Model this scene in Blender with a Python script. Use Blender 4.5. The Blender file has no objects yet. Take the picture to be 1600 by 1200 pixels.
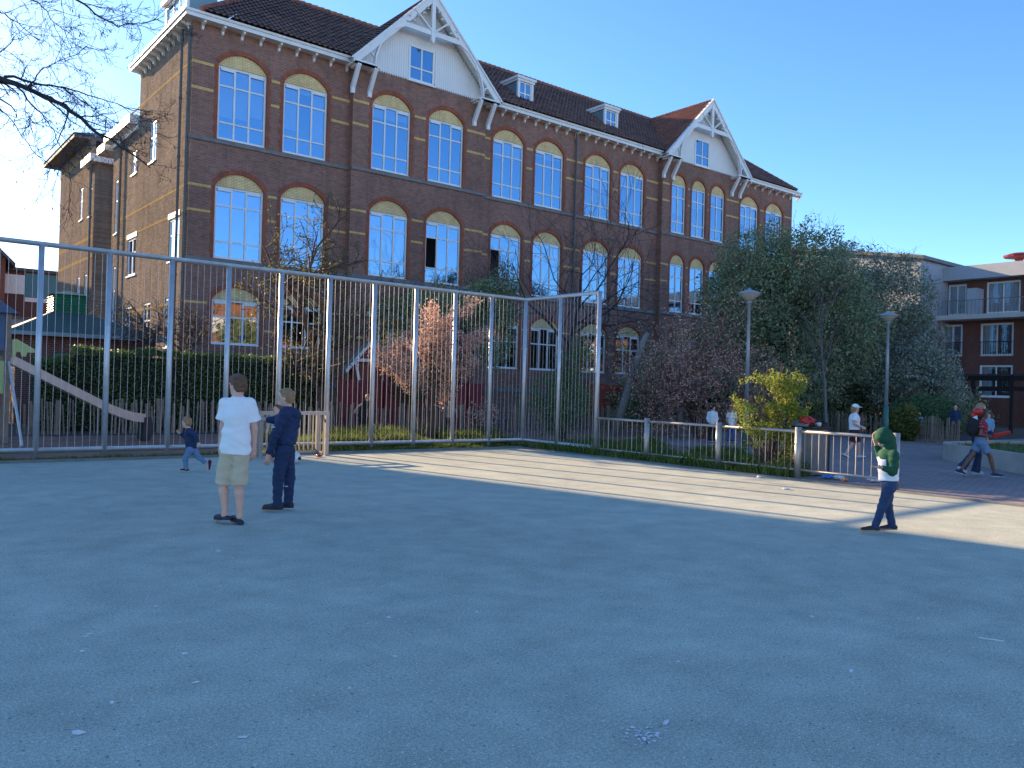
import bpy, bmesh, math, random
import numpy as np
from mathutils import Vector, Matrix, noise

random.seed(7)
rng = np.random.default_rng(7)
sc = bpy.context.scene
COL = sc.collection
rad = math.radians

# ------------------------------------------------------------------ camera
CAM_H = 1.6
PITCH, ROLL, YAW = rad(.3), rad(1.618), rad(51.2)
FW = Vector((math.cos(YAW)*math.cos(PITCH), math.sin(YAW)*math.cos(PITCH), math.sin(PITCH)))
RT = Vector((math.sin(YAW), -math.cos(YAW), 0))
UP = RT.cross(FW)
R2 = RT*math.cos(ROLL) + UP*math.sin(ROLL)
U2 = UP*math.cos(ROLL) - RT*math.sin(ROLL)
cam_d = bpy.data.cameras.new('camera')
cam_d.sensor_width = 36; cam_d.lens = 29.147; cam_d.clip_end = 2000; cam_d.clip_start = .1
cam = bpy.data.objects.new('camera', cam_d); COL.objects.link(cam)
m = Matrix((( R2.x, U2.x, -FW.x, 0), (R2.y, U2.y, -FW.y, 0), (R2.z, U2.z, -FW.z, CAM_H), (0, 0, 0, 1)))
cam.matrix_world = m
sc.camera = cam

# ------------------------------------------------------------------ sky, sun, exposure
SUN_EL, SUN_AZ = rad(18.2), rad(12.0)           # azimuth measured from +Y towards -X
sun_dir = Vector((-math.sin(SUN_AZ)*math.cos(SUN_EL), math.cos(SUN_AZ)*math.cos(SUN_EL), math.sin(SUN_EL)))
w = bpy.data.worlds.new('World'); sc.world = w; w.use_nodes = True
nt = w.node_tree
sky = nt.nodes.new('ShaderNodeTexSky'); sky.sky_type = 'NISHITA'; sky.sun_disc = False
sky.sun_elevation = SUN_EL; sky.sun_rotation = -SUN_AZ
sky.air_density = .75; sky.dust_density = .25; sky.ozone_density = 3.1; sky.altitude = 0
bg = nt.nodes['Background']; bg.inputs['Strength'].default_value = .076
hs_ = nt.nodes.new('ShaderNodeHueSaturation'); hs_.inputs['Saturation'].default_value = 1.13
nt.links.new(sky.outputs[0], hs_.inputs['Color']); nt.links.new(hs_.outputs[0], bg.inputs[0])
sd = bpy.data.lights.new('sun', 'SUN'); sd.energy = 2.9; sd.angle = rad(.5); sd.color = (1, .73, .43)
so = bpy.data.objects.new('sun', sd); COL.objects.link(so)
so.rotation_euler = sun_dir.to_track_quat('Z', 'Y').to_euler()
so.location = (0, 0, 60)
vs = sc.view_settings
vs.view_transform = 'Standard'; vs.look = 'None'; vs.exposure = 2.25; vs.gamma = 1

# ------------------------------------------------------------------ helpers
def tag(o, label=None, cat=None, group=None, kind=None):
    if label: o['label'] = label
    if cat: o['category'] = cat
    if group: o['group'] = group
    if kind: o['kind'] = kind
    return o

def thing(name, label, cat, loc=(0, 0, 0), rz=0, group=None):
    o = bpy.data.objects.new(name, None); COL.objects.link(o)
    o.location = loc; o.rotation_euler = (0, 0, rz); o.empty_display_size = .3
    return tag(o, label, cat, group)

def link_mesh(name, me, mat, parent=None, smooth=False):
    o = bpy.data.objects.new(name, me); COL.objects.link(o)
    for mm in (mat if isinstance(mat, (list, tuple)) else [mat]): me.materials.append(mm)
    if smooth: me.polygons.foreach_set('use_smooth', [True]*len(me.polygons))
    if parent: o.parent = parent
    return o

def copy_tree(o, parent=None):
    c = o.copy(); COL.objects.link(c); c.parent = parent
    for ch in [x for x in o.children]: copy_tree(ch, c)
    return c

def np_mesh(name, verts, faces_n, idx):
    """verts (N,3); faces all with faces_n corners; idx flat corner indices"""
    me = bpy.data.meshes.new(name)
    nv, nc = len(verts), len(idx)
    me.vertices.add(nv); me.vertices.foreach_set('co', np.asarray(verts, np.float32).ravel())
    me.loops.add(nc); me.loops.foreach_set('vertex_index', np.asarray(idx, np.int32))
    nf = nc//faces_n
    me.polygons.add(nf)
    me.polygons.foreach_set('loop_start', np.arange(0, nc, faces_n, dtype=np.int32))
    me.update(calc_edges=True); me.validate()
    return me

class MB:
    """collects faces and links them as ONE mesh object"""
    def __init__(s): s.v = []; s.f = []
    def add(s, vs, fs):
        b = len(s.v); s.v += [tuple(v) for v in vs]; s.f += [tuple(b+i for i in f) for f in fs]; return s
    def box(s, x0, x1, y0, y1, z0, z1):
        return s.add([(x0,y0,z0),(x1,y0,z0),(x1,y1,z0),(x0,y1,z0),(x0,y0,z1),(x1,y0,z1),(x1,y1,z1),(x0,y1,z1)],
            [(0,3,2,1),(4,5,6,7),(0,1,5,4),(1,2,6,5),(2,3,7,6),(3,0,4,7)])
    def quad(s, a, b, c, d): return s.add([a,b,c,d], [(0,1,2,3)])
    def prism(s, pts, axis, a, b):
        """extrude a closed 2D outline along axis ('x': pts are (y,z); 'y': (x,z); 'z': (x,y))"""
        def mk(p, t):
            return (t,p[0],p[1]) if axis == 'x' else (p[0],t,p[1]) if axis == 'y' else (p[0],p[1],t)
        n = len(pts)
        return s.add([mk(p,a) for p in pts]+[mk(p,b) for p in pts],
            [tuple(range(n))[::-1], tuple(range(n,2*n))]+[(i,(i+1)%n,n+(i+1)%n,n+i) for i in range(n)])
    def bar(s, p, q, wx, wz=None, up=(0,0,1)):
        """rectangular bar from p to q"""
        p, q = Vector(p), Vector(q); d = (q-p).normalized(); u = Vector(up)
        if abs(d.dot(u)) > .98: u = Vector((0,1,0))
        a = d.cross(u).normalized(); b = a.cross(d).normalized(); wz = wz or wx
        vs = [e+a*sx*wx/2+b*sz*wz/2 for e in (p,q) for sx,sz in ((-1,-1),(1,-1),(1,1),(-1,1))]
        return s.add(vs, [(0,3,2,1),(4,5,6,7),(0,1,5,4),(1,2,6,5),(2,3,7,6),(3,0,4,7)])
    def tube(s, path, rs, n=6, cap=True):
        path = [Vector(p) for p in path]
        if not hasattr(rs, '__len__'): rs = [rs]*len(path)
        b0 = len(s.v); a = None
        for i, p in enumerate(path):
            d = (path[min(i+1,len(path)-1)]-path[max(i-1,0)])
            d = d.normalized() if d.length > 1e-9 else Vector((0,0,1))
            if a is None: a = d.orthogonal().normalized()
            else:
                a = a-d*a.dot(d); a = a.normalized() if a.length > 1e-6 else d.orthogonal().normalized()
            b = d.cross(a)
            for k in range(n):
                t = 2*math.pi*k/n; q = p+(a*math.cos(t)+b*math.sin(t))*rs[i]; s.v.append((q.x,q.y,q.z))
        for i in range(len(path)-1):
            for k in range(n):
                s.f.append((b0+i*n+k, b0+i*n+(k+1)%n, b0+(i+1)*n+(k+1)%n, b0+(i+1)*n+k))
        if cap:
            s.f.append(tuple(b0+k for k in range(n))[::-1]); e = b0+(len(path)-1)*n
            s.f.append(tuple(e+k for k in range(n)))
        return s
    def lathe(s, prof, c=(0,0,0), n=16):
        """prof: list of (r,z)"""
        b0 = len(s.v)
        for r, z in prof:
            for k in range(n):
                t = 2*math.pi*k/n; s.v.append((c[0]+r*math.cos(t), c[1]+r*math.sin(t), c[2]+z))
        for i in range(len(prof)-1):
            for k in range(n):
                s.f.append((b0+i*n+k, b0+i*n+(k+1)%n, b0+(i+1)*n+(k+1)%n, b0+(i+1)*n+k))
        s.f.append(tuple(b0+k for k in range(n))[::-1]); e = b0+(len(prof)-1)*n
        s.f.append(tuple(e+k for k in range(n)))
        return s
    def build(s, name, mat, parent=None, smooth=False):
        me = bpy.data.meshes.new(name); me.from_pydata(s.v, [], s.f); me.update()
        return link_mesh(name, me, mat, parent, smooth)

# ------------------------------------------------------------------ materials
def new_mat(name):
    mt = bpy.data.materials.new(name); mt.use_nodes = True
    t = mt.node_tree; b = t.nodes['Principled BSDF']
    return mt, t, b

def ramp(t, fac, stops):
    r = t.nodes.new('ShaderNodeValToRGB'); e = r.color_ramp.elements
    while len(e) < len(stops): e.new(.5)
    for i, (p, c) in enumerate(stops):
        e[i].position = p; e[i].color = (*c, 1) if len(c) == 3 else c
    t.links.new(fac, r.inputs[0]); return r.outputs[0]

def position(t): return t.nodes.new('ShaderNodeNewGeometry').outputs['Position']
def objco(t): return t.nodes.new('ShaderNodeTexCoord').outputs['Object']

def noise_tex(t, vec, scale, detail=4, rough=.55, dist=0):
    n = t.nodes.new('ShaderNodeTexNoise'); n.inputs['Scale'].default_value = scale
    n.inputs['Detail'].default_value = detail; n.inputs['Roughness'].default_value = rough
    n.inputs['Distortion'].default_value = dist
    t.links.new(vec, n.inputs['Vector']); return n.outputs['Fac']

def mix(t, fac, a, b, mode='MIX'):
    n = t.nodes.new('ShaderNodeMix'); n.data_type = 'RGBA'; n.blend_type = mode
    for s, v in ((n.inputs[0], fac), (n.inputs[6], a), (n.inputs[7], b)):
        if hasattr(v, 'node'): t.links.new(v, s)
        elif isinstance(v, (int, float)): s.default_value = v
        else: s.default_value = (*v, 1)
    return n.outputs[2]

def bump(t, h, strength, dist, b):
    n = t.nodes.new('ShaderNodeBump'); n.inputs['Strength'].default_value = strength
    n.inputs['Distance'].default_value = dist
    t.links.new(h, n.inputs['Height']); t.links.new(n.outputs[0], b.inputs['Normal'])

def simple(name, col, rough=.6, var=.18, scale=8, metal=0, bmp=0, spec=.5, fine=60):
    """plain coloured surface with soft mottling and fine grain"""
    mt, t, b = new_mat(name); p = objco(t)
    n1 = noise_tex(t, p, scale, 5); n2 = noise_tex(t, p, fine, 3)
    lo = tuple(c*(1-var) for c in col); hi = tuple(min(1, c*(1+var)) for c in col)
    c = ramp(t, n1, [(.3, lo), (.7, hi)])
    c = mix(t, .35, c, ramp(t, n2, [(.3, lo), (.7, hi)]))
    t.links.new(c, b.inputs['Base Color'])
    b.inputs['Roughness'].default_value = rough; b.inputs['Metallic'].default_value = metal
    b.inputs['Specular IOR Level'].default_value = spec
    if bmp: bump(t, n2, bmp, .01, b)
    return mt

def brick_mat(name, c1, c2, mortar, plane='xz', bw=.22, bh=.065, ms=.010, dirt=.35):
    mt, t, b = new_mat(name); p = position(t)
    sp = t.nodes.new('ShaderNodeSeparateXYZ'); t.links.new(p, sp.inputs[0])
    cb = t.nodes.new('ShaderNodeCombineXYZ')
    t.links.new(sp.outputs['X' if plane[0] == 'x' else 'Y'], cb.inputs[0]); t.links.new(sp.outputs['Z'], cb.inputs[1])
    br = t.nodes.new('ShaderNodeTexBrick'); br.inputs['Scale'].default_value = 1
    br.inputs['Brick Width'].default_value = bw; br.inputs['Row Height'].default_value = bh
    br.inputs['Mortar Size'].default_value = ms; br.inputs['Bias'].default_value = -.1
    br.inputs['Color1'].default_value = (*c1, 1); br.inputs['Color2'].default_value = (*c2, 1)
    br.inputs['Mortar'].default_value = (*mortar, 1)
    t.links.new(cb.outputs[0], br.inputs['Vector'])
    n = noise_tex(t, p, .35, 6, .65); n2 = noise_tex(t, p, 5, 4)
    mp = t.nodes.new('ShaderNodeMapping'); mp.inputs['Scale'].default_value = (1.6, 1.6, .13); t.links.new(p, mp.inputs[0]); n3 = noise_tex(t, mp.outputs[0], 1.0, 5, .7)
    c = mix(t, dirt, br.outputs['Color'], ramp(t, n, [(.3, (.35,.33,.33)), (.7, (1.25,1.2,1.15))]), 'MULTIPLY')
    c = mix(t, .3, c, ramp(t, n2, [(.3, (.6,.58,.58)), (.7, (1.3,1.25,1.25))]), 'MULTIPLY')
    c = mix(t, .45, c, ramp(t, n3, [(.28, (.45,.43,.42)), (.5, (1,1,1)), (.75, (1.25,1.2,1.15))]), 'MULTIPLY')
    t.links.new(c, b.inputs['Base Color']); b.inputs['Roughness'].default_value = .85
    b.inputs['Specular IOR Level'].default_value = .25 if plane == 'xz' else 0
    bump(t, br.outputs['Fac'], -.5, .012, b)
    return mt

M = {}
M['brick'] = brick_mat('dark_brick', (.36,.155,.105), (.20,.095,.072), (.30,.23,.19))
M['brick_side'] = brick_mat('side_brick', (.30,.230,.180), (.150,.120,.098), (.38,.335,.28), 'yz')
M['red_brick'] = brick_mat('red_brick', (.42,.105,.05), (.30,.08,.042), (.22,.13,.10), bw=.1, bh=.21, dirt=.2)
M['yellow_brick'] = brick_mat('yellow_brick', (.90,.53,.16), (.78,.45,.135), (.45,.32,.17), dirt=.2)
M['cream_brick'] = brick_mat('cream_brick', (.96,.70,.32), (.85,.60,.26), (.5,.38,.22), dirt=.2)
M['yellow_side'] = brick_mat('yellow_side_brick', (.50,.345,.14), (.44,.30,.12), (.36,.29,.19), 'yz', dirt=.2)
M['house_brick'] = brick_mat('house_brick', (.20,.06,.04), (.15,.05,.035), (.20,.15,.13), 'yz')
M['house_brick_x'] = brick_mat('house_brick_front', (.20,.06,.04), (.15,.05,.035), (.20,.15,.13), 'xz')
M['stone'] = simple('grey_stone', (.20,.19,.18), .8, .25, 3)
M['white'] = simple('white_paint', (.80,.79,.77), .45, .06, 2)
M['white_board'] = simple('white_boarding', (.80,.78,.75), .55, .05, 1.5)
M['zinc'] = simple('zinc_sheet', (.19,.27,.29), .5, .15, 2, metal=.3)
M['lead'] = simple('dark_zinc', (.07,.075,.08), .5, .2, 3, metal=.4)
M['dark_room'] = simple('dark_interior', (.035,.035,.035), .9, .3, .6)  # near-black colour stands in for the shade of unlit rooms
M['blind'] = simple('roller_blind', (.72,.74,.76), .9, .06, 2)
M['pipe'] = simple('grey_pipe', (.10,.10,.10), .45, .2, 4)

def tile_mat(name, c1, c2, c3):
    mt, t, b = new_mat(name)
    g = t.nodes.new('ShaderNodeNewGeometry')
    c = ramp(t, g.outputs['Random Per Island'], [(0, c1), (.5, c2), (1, c3)])
    n = noise_tex(t, g.outputs['Position'], .5, 6, .7)
    c = mix(t, .6, c, ramp(t, n, [(.3, (.5,.5,.52)), (.7, (1.4,1.35,1.3))]), 'MULTIPLY')
    t.links.new(c, b.inputs['Base Color']); b.inputs['Roughness'].default_value = .7
    return mt
M['tile'] = tile_mat('roof_tile', (.14,.075,.055), (.19,.092,.066), (.25,.112,.075))
M['tile_red_sunlit'] = tile_mat('red_and_sunlit_roof_tile', (.26,.085,.045), (.34,.11,.055), (.20,.07,.045))  # red ridge tiles, also the sun-warmed tone of the right gable

def glass_mat(name, refl=.44, tint=(.34,.55,.80), rough=.03):
    mt = bpy.data.materials.new(name); mt.use_nodes = True; t = mt.node_tree
    for n in list(t.nodes):
        if n.type != 'OUTPUT_MATERIAL': t.nodes.remove(n)
    out = [n for n in t.nodes if n.type == 'OUTPUT_MATERIAL'][0]
    gl = t.nodes.new('ShaderNodeBsdfGlossy'); gl.inputs['Roughness'].default_value = rough
    gl.inputs['Color'].default_value = (*tint, 1)
    tr = t.nodes.new('ShaderNodeBsdfTransparent'); tr.inputs['Color'].default_value = (.62,.68,.70,1)
    lw = t.nodes.new('ShaderNodeLayerWeight'); lw.inputs['Blend'].default_value = .35
    mr = t.nodes.new('ShaderNodeMapRange'); mr.inputs['To Min'].default_value = refl; mr.inputs['To Max'].default_value = 1
    t.links.new(lw.outputs['Fresnel'], mr.inputs['Value'])
    n = noise_tex(t, position(t), .9, 2); bp = t.nodes.new('ShaderNodeBump')
    bp.inputs['Strength'].default_value = .12; bp.inputs['Distance'].default_value = .02
    t.links.new(n, bp.inputs['Height']); t.links.new(bp.outputs[0], gl.inputs['Normal'])
    mx = t.nodes.new('ShaderNodeMixShader')
    t.links.new(mr.outputs[0], mx.inputs[0]); t.links.new(tr.outputs[0], mx.inputs[1]); t.links.new(gl.outputs[0], mx.inputs[2])
    t.links.new(mx.outputs[0], out.inputs['Surface'])
    return mt
M['glass'] = glass_mat('window_glass')
M['glass_dim'] = glass_mat('clear_glass', .22, (.85,.92,1), .02)
M['steel'] = simple('galvanised_steel', (.54,.55,.57), .42, .16, 6, metal=.55)
M['steel_bar'] = simple('dark_steel_bar', (.20,.20,.205), .5, .16, 6, metal=.4)
M['steel_light'] = simple('brushed_steel', (.45,.41,.37), .45, .12, 6, metal=.6)
M['soil'] = simple('brown_soil', (.24,.125,.085), .95, .35, 1.2, bmp=.6, fine=25)
M['lamp_green'] = simple('green_lamp_paint', (.03,.16,.13), .4, .15, 5)
M['wood'] = simple('weathered_wood', (.27,.20,.15), .85, .35, 5, bmp=.4, fine=40)
M['wood_grey'] = simple('grey_wood', (.21,.20,.19), .85, .3, 4, bmp=.4, fine=40)
M['dark'] = simple('black_plastic', (.02,.021,.024), .5, .2)
M['concrete'] = simple('pale_concrete', (.40,.38,.34), .85, .18, 2, bmp=.2)
# ------------------------------------------------------------------ ground surfaces
def sheet(name, pts, z, mat, sub=None):
    mb = MB(); mb.add([(x, y, z) for x, y in pts], [tuple(range(len(pts)))])
    o = mb.build(name, mat); tag(o, kind='structure'); return o

def asphalt_mat():
    mt, t, b = new_mat('asphalt'); p = position(t)
    big = noise_tex(t, p, .22, 5, .6); mid = noise_tex(t, p, 2.2, 5, .65)
    fine = noise_tex(t, p, 55, 3, .7); grit = noise_tex(t, p, 170, 2, .7)
    c = ramp(t, big, [(.3, (.415,.425,.345)), (.7, (.525,.535,.435))])
    c = mix(t, .55, c, ramp(t, mid, [(.30, (.66,.67,.68)), (.70, (1.24,1.24,1.22))]), 'MULTIPLY')
    c = mix(t, .8, c, ramp(t, fine, [(.3, (.62,.62,.62)), (.7, (1.34,1.34,1.34))]), 'MULTIPLY')
    c = mix(t, .8, c, ramp(t, grit, [(.35, (.45,.45,.45)), (.65, (1.5,1.5,1.5))]), 'MULTIPLY')
    for sc_, th, keep, col in ((32, .15, .80, (.66,.66,.64)), (13, .07, .82, (.80,.80,.78)), (70, .24, .78, (.58,.57,.55)), (11, .07, .88, (.10,.10,.10))):
        v = t.nodes.new('ShaderNodeTexVoronoi'); v.inputs['Scale'].default_value = sc_; v.voronoi_dimensions = '2D'
        t.links.new(p, v.inputs['Vector'])
        lt = t.nodes.new('ShaderNodeMath'); lt.operation = 'LESS_THAN'; lt.inputs[1].default_value = th
        t.links.new(v.outputs['Distance'], lt.inputs[0])
        sx = t.nodes.new('ShaderNodeSeparateXYZ'); t.links.new(v.outputs['Color'], sx.inputs[0])
        gt = t.nodes.new('ShaderNodeMath'); gt.operation = 'GREATER_THAN'; gt.inputs[1].default_value = keep
        t.links.new(sx.outputs[0], gt.inputs[0])
        # chip size differs from chip to chip
        ml = t.nodes.new('ShaderNodeMath'); ml.operation = 'MULTIPLY'; t.links.new(lt.outputs[0], ml.inputs[0]); t.links.new(gt.outputs[0], ml.inputs[1])
        m2 = t.nodes.new('ShaderNodeMath'); m2.operation = 'MULTIPLY'; m2.inputs[1].default_value = .8; t.links.new(ml.outputs[0], m2.inputs[0])
        c = mix(t, m2.outputs[0], c, col)
    # cracks, patched and trodden areas
    nd = t.nodes.new('ShaderNodeTexNoise'); nd.inputs['Scale'].default_value = 1.3; nd.inputs['Detail'].default_value = 5; t.links.new(p, nd.inputs['Vector'])
    va = t.nodes.new('ShaderNodeVectorMath'); va.operation = 'MULTIPLY_ADD'; va.inputs[1].default_value = (1.1,1.1,0); t.links.new(nd.outputs['Color'], va.inputs[0]); t.links.new(p, va.inputs[2])
    ve = t.nodes.new('ShaderNodeTexVoronoi'); ve.feature = 'DISTANCE_TO_EDGE'; ve.voronoi_dimensions = '2D'; ve.inputs['Scale'].default_value = .21; t.links.new(va.outputs[0], ve.inputs['Vector'])
    crack = ramp(t, ve.outputs['Distance'], [(.0, (.88,.88,.88)), (.003, (.93,.93,.93)), (.006, (1,1,1))])
    msk = ramp(t, noise_tex(t, p, .5, 3), [(.48, (0,0,0)), (.6, (1,1,1))])
    c = mix(t, msk, c, mix(t, 1.0, c, crack, 'MULTIPLY'))
    st_ = noise_tex(t, p, .75, 6, .72, .8)
    c = mix(t, .55, c, ramp(t, st_, [(.28, (.82,.82,.83)), (.46, (1,1,1)), (.62, (1.02,1.02,1.0)), (.76, (1.10,1.10,1.08))]), 'MULTIPLY')
    t.links.new(c, b.inputs['Base Color']); b.inputs['Roughness'].default_value = .82
    b.inputs['Specular IOR Level'].default_value = .2
    bump(t, fine, .35, .006, b)
    return mt
M['asphalt'] = asphalt_mat()

def paver_mat():
    mt, t, b = new_mat('clinker_paving'); p = position(t)
    br = t.nodes.new('ShaderNodeTexBrick'); br.inputs['Scale'].default_value = 1
    br.inputs['Brick Width'].default_value = .2; br.inputs['Row Height'].default_value = .1; br.inputs['Mortar Size'].default_value = .006
    br.inputs['Color1'].default_value = (.38,.27,.25,1); br.inputs['Color2'].default_value = (.28,.215,.21,1); br.inputs['Mortar'].default_value = (.06,.05,.045,1)
    mp = t.nodes.new('ShaderNodeMapping'); mp.inputs['Rotation'].default_value = (0, 0, .5)
    t.links.new(p, mp.inputs[0]); t.links.new(mp.outputs[0], br.inputs['Vector'])
    c = mix(t, .5, br.outputs['Color'], ramp(t, noise_tex(t, p, .6, 6, .65), [(.3, (.65,.65,.66)), (.7, (1.3,1.28,1.25))]), 'MULTIPLY')
    t.links.new(c, b.inputs['Base Color']); b.inputs['Roughness'].default_value = .85
    bump(t, br.outputs['Fac'], -.4, .006, b)
    return mt
M['paver'] = paver_mat()
M['far_ground'] = simple('trodden_earth', (.075,.06,.048), .95, .3, .5)
M['kerb'] = simple('kerb_stone', (.20,.19,.175), .9, .3, 2.5, bmp=.3)
M['lawn'] = simple('lawn_base', (.045,.070,.018), .95, .4, 1.5, fine=30)

KX, KY = 14.12, 17.2                       # kerb lines of the court
sheet('ground', [(-300,-300),(500,-300),(500,500),(-300,500)], -.03, M['far_ground'])
sheet('asphalt_court', [(-60,-60),(KX,-60),(KX,KY),(-60,KY)], 0, M['asphalt'])
kb = MB()
kb.box(-60, KX+.14, KY, KY+.12, -.2, .045)
kb.box(KX, KX+.14, -60, KY, -.2, .03)
# joints between kerb stones read as small gaps in height
o = kb.build('kerb', M['kerb']); tag(o, kind='structure')
sheet('playground_soil', [(-40,KY+.12),(KX+.14,KY+.12),(KX+.14,9.2),(16.6,10.3),(18.6,12.4),(19.5,15.5),(21,20),(34,23.6),(34,24.4),(-40,25.2)], -.006, M['soil'])
sheet('brick_pavement', [(KX+.14,-60),(120,-60),(120,14.5),(34.5,14.5),(35.5,23.6),(21,20),(19.5,15.5),(18.6,12.4),(16.6,10.3),(KX+.14,9.2)], -.002, M['paver'])
sheet('garden_soil', [(-40,25.2),(34,24.4),(35.5,23.6),(34.5,14.5),(60,14.5),(60,34),(-40,34)], -.012, M['far_ground'])
# ------------------------------------------------------------------ the school
YF, XL, XR = 34.0, 10.49, 52.7
CX = (XL+XR)/2
EAVE = 15.75
school = thing('school_building', 'long dark brick school with tall arched windows, yellow brick bands and two white timber gables', 'school', (0, 0, 0))

def wall_grid(mb, u0, u1, z0, z1, holes, place, depth):
    """a wall with rectangular holes; place(u, z, d) gives the 3D point, d = depth into the wall"""
    us = sorted({u0, u1, *[h[0] for h in holes], *[h[1] for h in holes]})
    zs = sorted({z0, z1, *[h[2] for h in holes], *[h[3] for h in holes]})
    us = [u for u in us if u0-1e-6 <= u <= u1+1e-6]; zs = [z for z in zs if z0-1e-6 <= z <= z1+1e-6]
    for a, b in zip(us, us[1:]):
        for c, d in zip(zs, zs[1:]):
            mu, mz = (a+b)/2, (c+d)/2
            if any(h[0] < mu < h[1] and h[2] < mz < h[3] for h in holes): continue
            mb.quad(place(a,c,0), place(b,c,0), place(b,d,0), place(a,d,0))
    for a, b, c, d in holes:
        mb.quad(place(a,c,0), place(a,c,depth), place(a,d,depth), place(a,d,0))
        mb.quad(place(b,c,0), place(b,d,0), place(b,d,depth), place(b,c,depth))
        mb.quad(place(a,c,0), place(b,c,0), place(b,c,depth), place(a,c,depth))

def arc_pts(x0, x1, z, rise, n=14):
    """segmental arch from (x0,z) to (x1,z)"""
    c = (x1-x0)/2; R = (c*c+rise*rise)/(2*rise); cz = z+rise-R; cx = (x0+x1)/2
    a = math.asin(min(1, c/R))
    return [(cx+R*math.sin(-a+2*a*i/n), cz+R*math.cos(-a+2*a*i/n)) for i in range(n+1)]

WINS = [(11.54,13.60,0),(14.34,16.40,0),(18.44,20.50,1),(21.50,23.56,1),(25.65,27.71,0),(28.50,30.56,0)]
WINS = WINS+[(62.75-b, 62.75-a, 0) for a, b, g in WINS[4:][::-1]]+[(39.20,40.56,1),(41.10,42.52,1),(43.0,44.46,1)]+[(46.6,48.66,0),(49.5,51.56,0)]
GABLES = [(17.45,24.88,21.17,.35),(38.35,45.95,42.15,.35)]
FLOORS = [(2.62,4.92,.52,'ground'),(6.58,9.55,.58,'middle'),(11.45,14.48,.58,'upper')]
RING = .21
def front_y(g): return YF-.35 if g else YF

wall = MB(); arch_parts = []
secs = [(XL,17.45,0),(17.45,24.88,1),(24.88,38.35,0),(38.35,45.95,1),(45.95,XR,0)]
for a, b, g in secs:
    y = front_y(g)
    ws = [w_ for w_ in WINS if a < w_[0] < b]
    holes = []
    for (x0, x1, _) in ws:
        for z0, z1, rise, nm in FLOORS:
            zz0 = 3.06 if (nm == 'ground' and x0 < 24) else z0
            holes.append((x0, x1, zz0, z1+rise))
    wall_grid(wall, a, b, -.1, EAVE+.4, holes, lambda u, z, d, y=y: (u, y+d, z), .20)
    for (x0, x1, _) in ws:
        for z0, z1, rise, nm in FLOORS:
            pts = arc_pts(x0, x1, z1, rise)
            for p, q in zip(pts, pts[1:]):
                wall.quad((p[0],y,p[1]), (q[0],y,q[1]), (q[0],y,z1+rise+1e-3), (p[0],y,z1+rise+1e-3))
                wall.quad((p[0],y,p[1]), (p[0],y+.2,p[1]), (q[0],y+.2,q[1]), (q[0],y,q[1]))
for xg0, xg1, *_ in GABLES:
    for x in (xg0, xg1): wall.quad((x,YF-.35,-.1), (x,YF,-.1), (x,YF,EAVE+.4), (x,YF-.35,EAVE+.4))
wall.quad((XR,YF,-.1), (XR,YF+20,-.1), (XR,YF+20,EAVE), (XR,YF,EAVE))
wall.build('front_wall', M['brick'], school)
rb = MB(); rb.box(XL+.3, XR-.3, YF+1.3, YF+1.4, .5, 15.6)
for z in (5.9, 10.6): rb.box(XL+.3, XR-.3, YF+.3, YF+1.3, z, z+.2)
rb.build('room_shade_backing', M['dark_room'], school)  # dark backing behind the panes, room shade put into its colour

def window(parent, place, u0, u1, z0, z1, cols, rows, name='window', open_cells=(), blind=0, fw=.085, mat='white', glass='glass'):
    """frame with mullions, a pane mesh and (maybe) a roller blind; rows = relative heights from the bottom"""
    fr, pn = MB(), MB()
    def bx(mb, a, b, c, d, y0, y1):
        P = [place(*q) for q in ((a,c,y0),(b,c,y0),(b,d,y0),(a,d,y0),(a,c,y1),(b,c,y1),(b,d,y1),(a,d,y1))]
        mb.add(P, [(0,1,2,3),(7,6,5,4),(0,4,5,1),(1,5,6,2),(2,6,7,3),(3,7,4,0)])
    bx(fr, u0, u0+fw, z0, z1, .10, .18); bx(fr, u1-fw, u1, z0, z1, .10, .18)
    bx(fr, u0+fw, u1-fw, z0, z0+fw, .098, .18); bx(fr, u0+fw, u1-fw, z1-fw, z1, .098, .18)
    bx(fr, u0-.04, u1+.04, z0-.07, z0-.002, .02, .2)
    W, H = u1-u0-2*fw, z1-z0-2*fw
    tot = sum(rows); zc = [z0+fw]
    for r in rows: zc.append(zc[-1]+H*r/tot)
    uc = [u0+fw+W*i/cols for i in range(cols+1)]
    for u in uc[1:-1]: bx(fr, u-.038, u+.038, z0+fw, z1-fw, .105, .17)
    for i, z in enumerate(zc[1:-1]):
        for a, b in zip(uc, uc[1:]): bx(fr, a+(.038 if a > uc[0] else 0), b-(.038 if b < uc[-1] else 0), z-.034, z+.034, .108, .168)
    for i in range(cols):
        for j in range(len(rows)):
            if (i, j) in open_cells: continue
            pn.quad(place(uc[i],zc[j],.135), place(uc[i+1],zc[j],.135), place(uc[i+1],zc[j+1],.135), place(uc[i],zc[j+1],.135))
            if j == len(rows)-1 and i != 1 and cols == 3:      # tilting fanlights have their own thicker sash
                bx(fr, uc[i]+.03, uc[i+1]-.03, zc[j+1]-.10, zc[j+1]-.002, .085, .10)
    f = fr.build(name, M[mat], parent); pn.build('pane', M[glass], f)
    if blind > 0:
        bl = MB()
        for i in range(cols):
            h = blind*(.85+.3*random.random()) if random.random() < .85 else .1
            zb = z1-H*min(.98, h)
            bl.quad(place(uc[i]+.01,zb,.22), place(uc[i+1]-.01,zb,.22), place(uc[i+1]-.01,z1-fw,.22), place(uc[i]+.01,z1-fw,.22))
        bl.build('blind', M['blind'], f)
    return f

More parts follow.
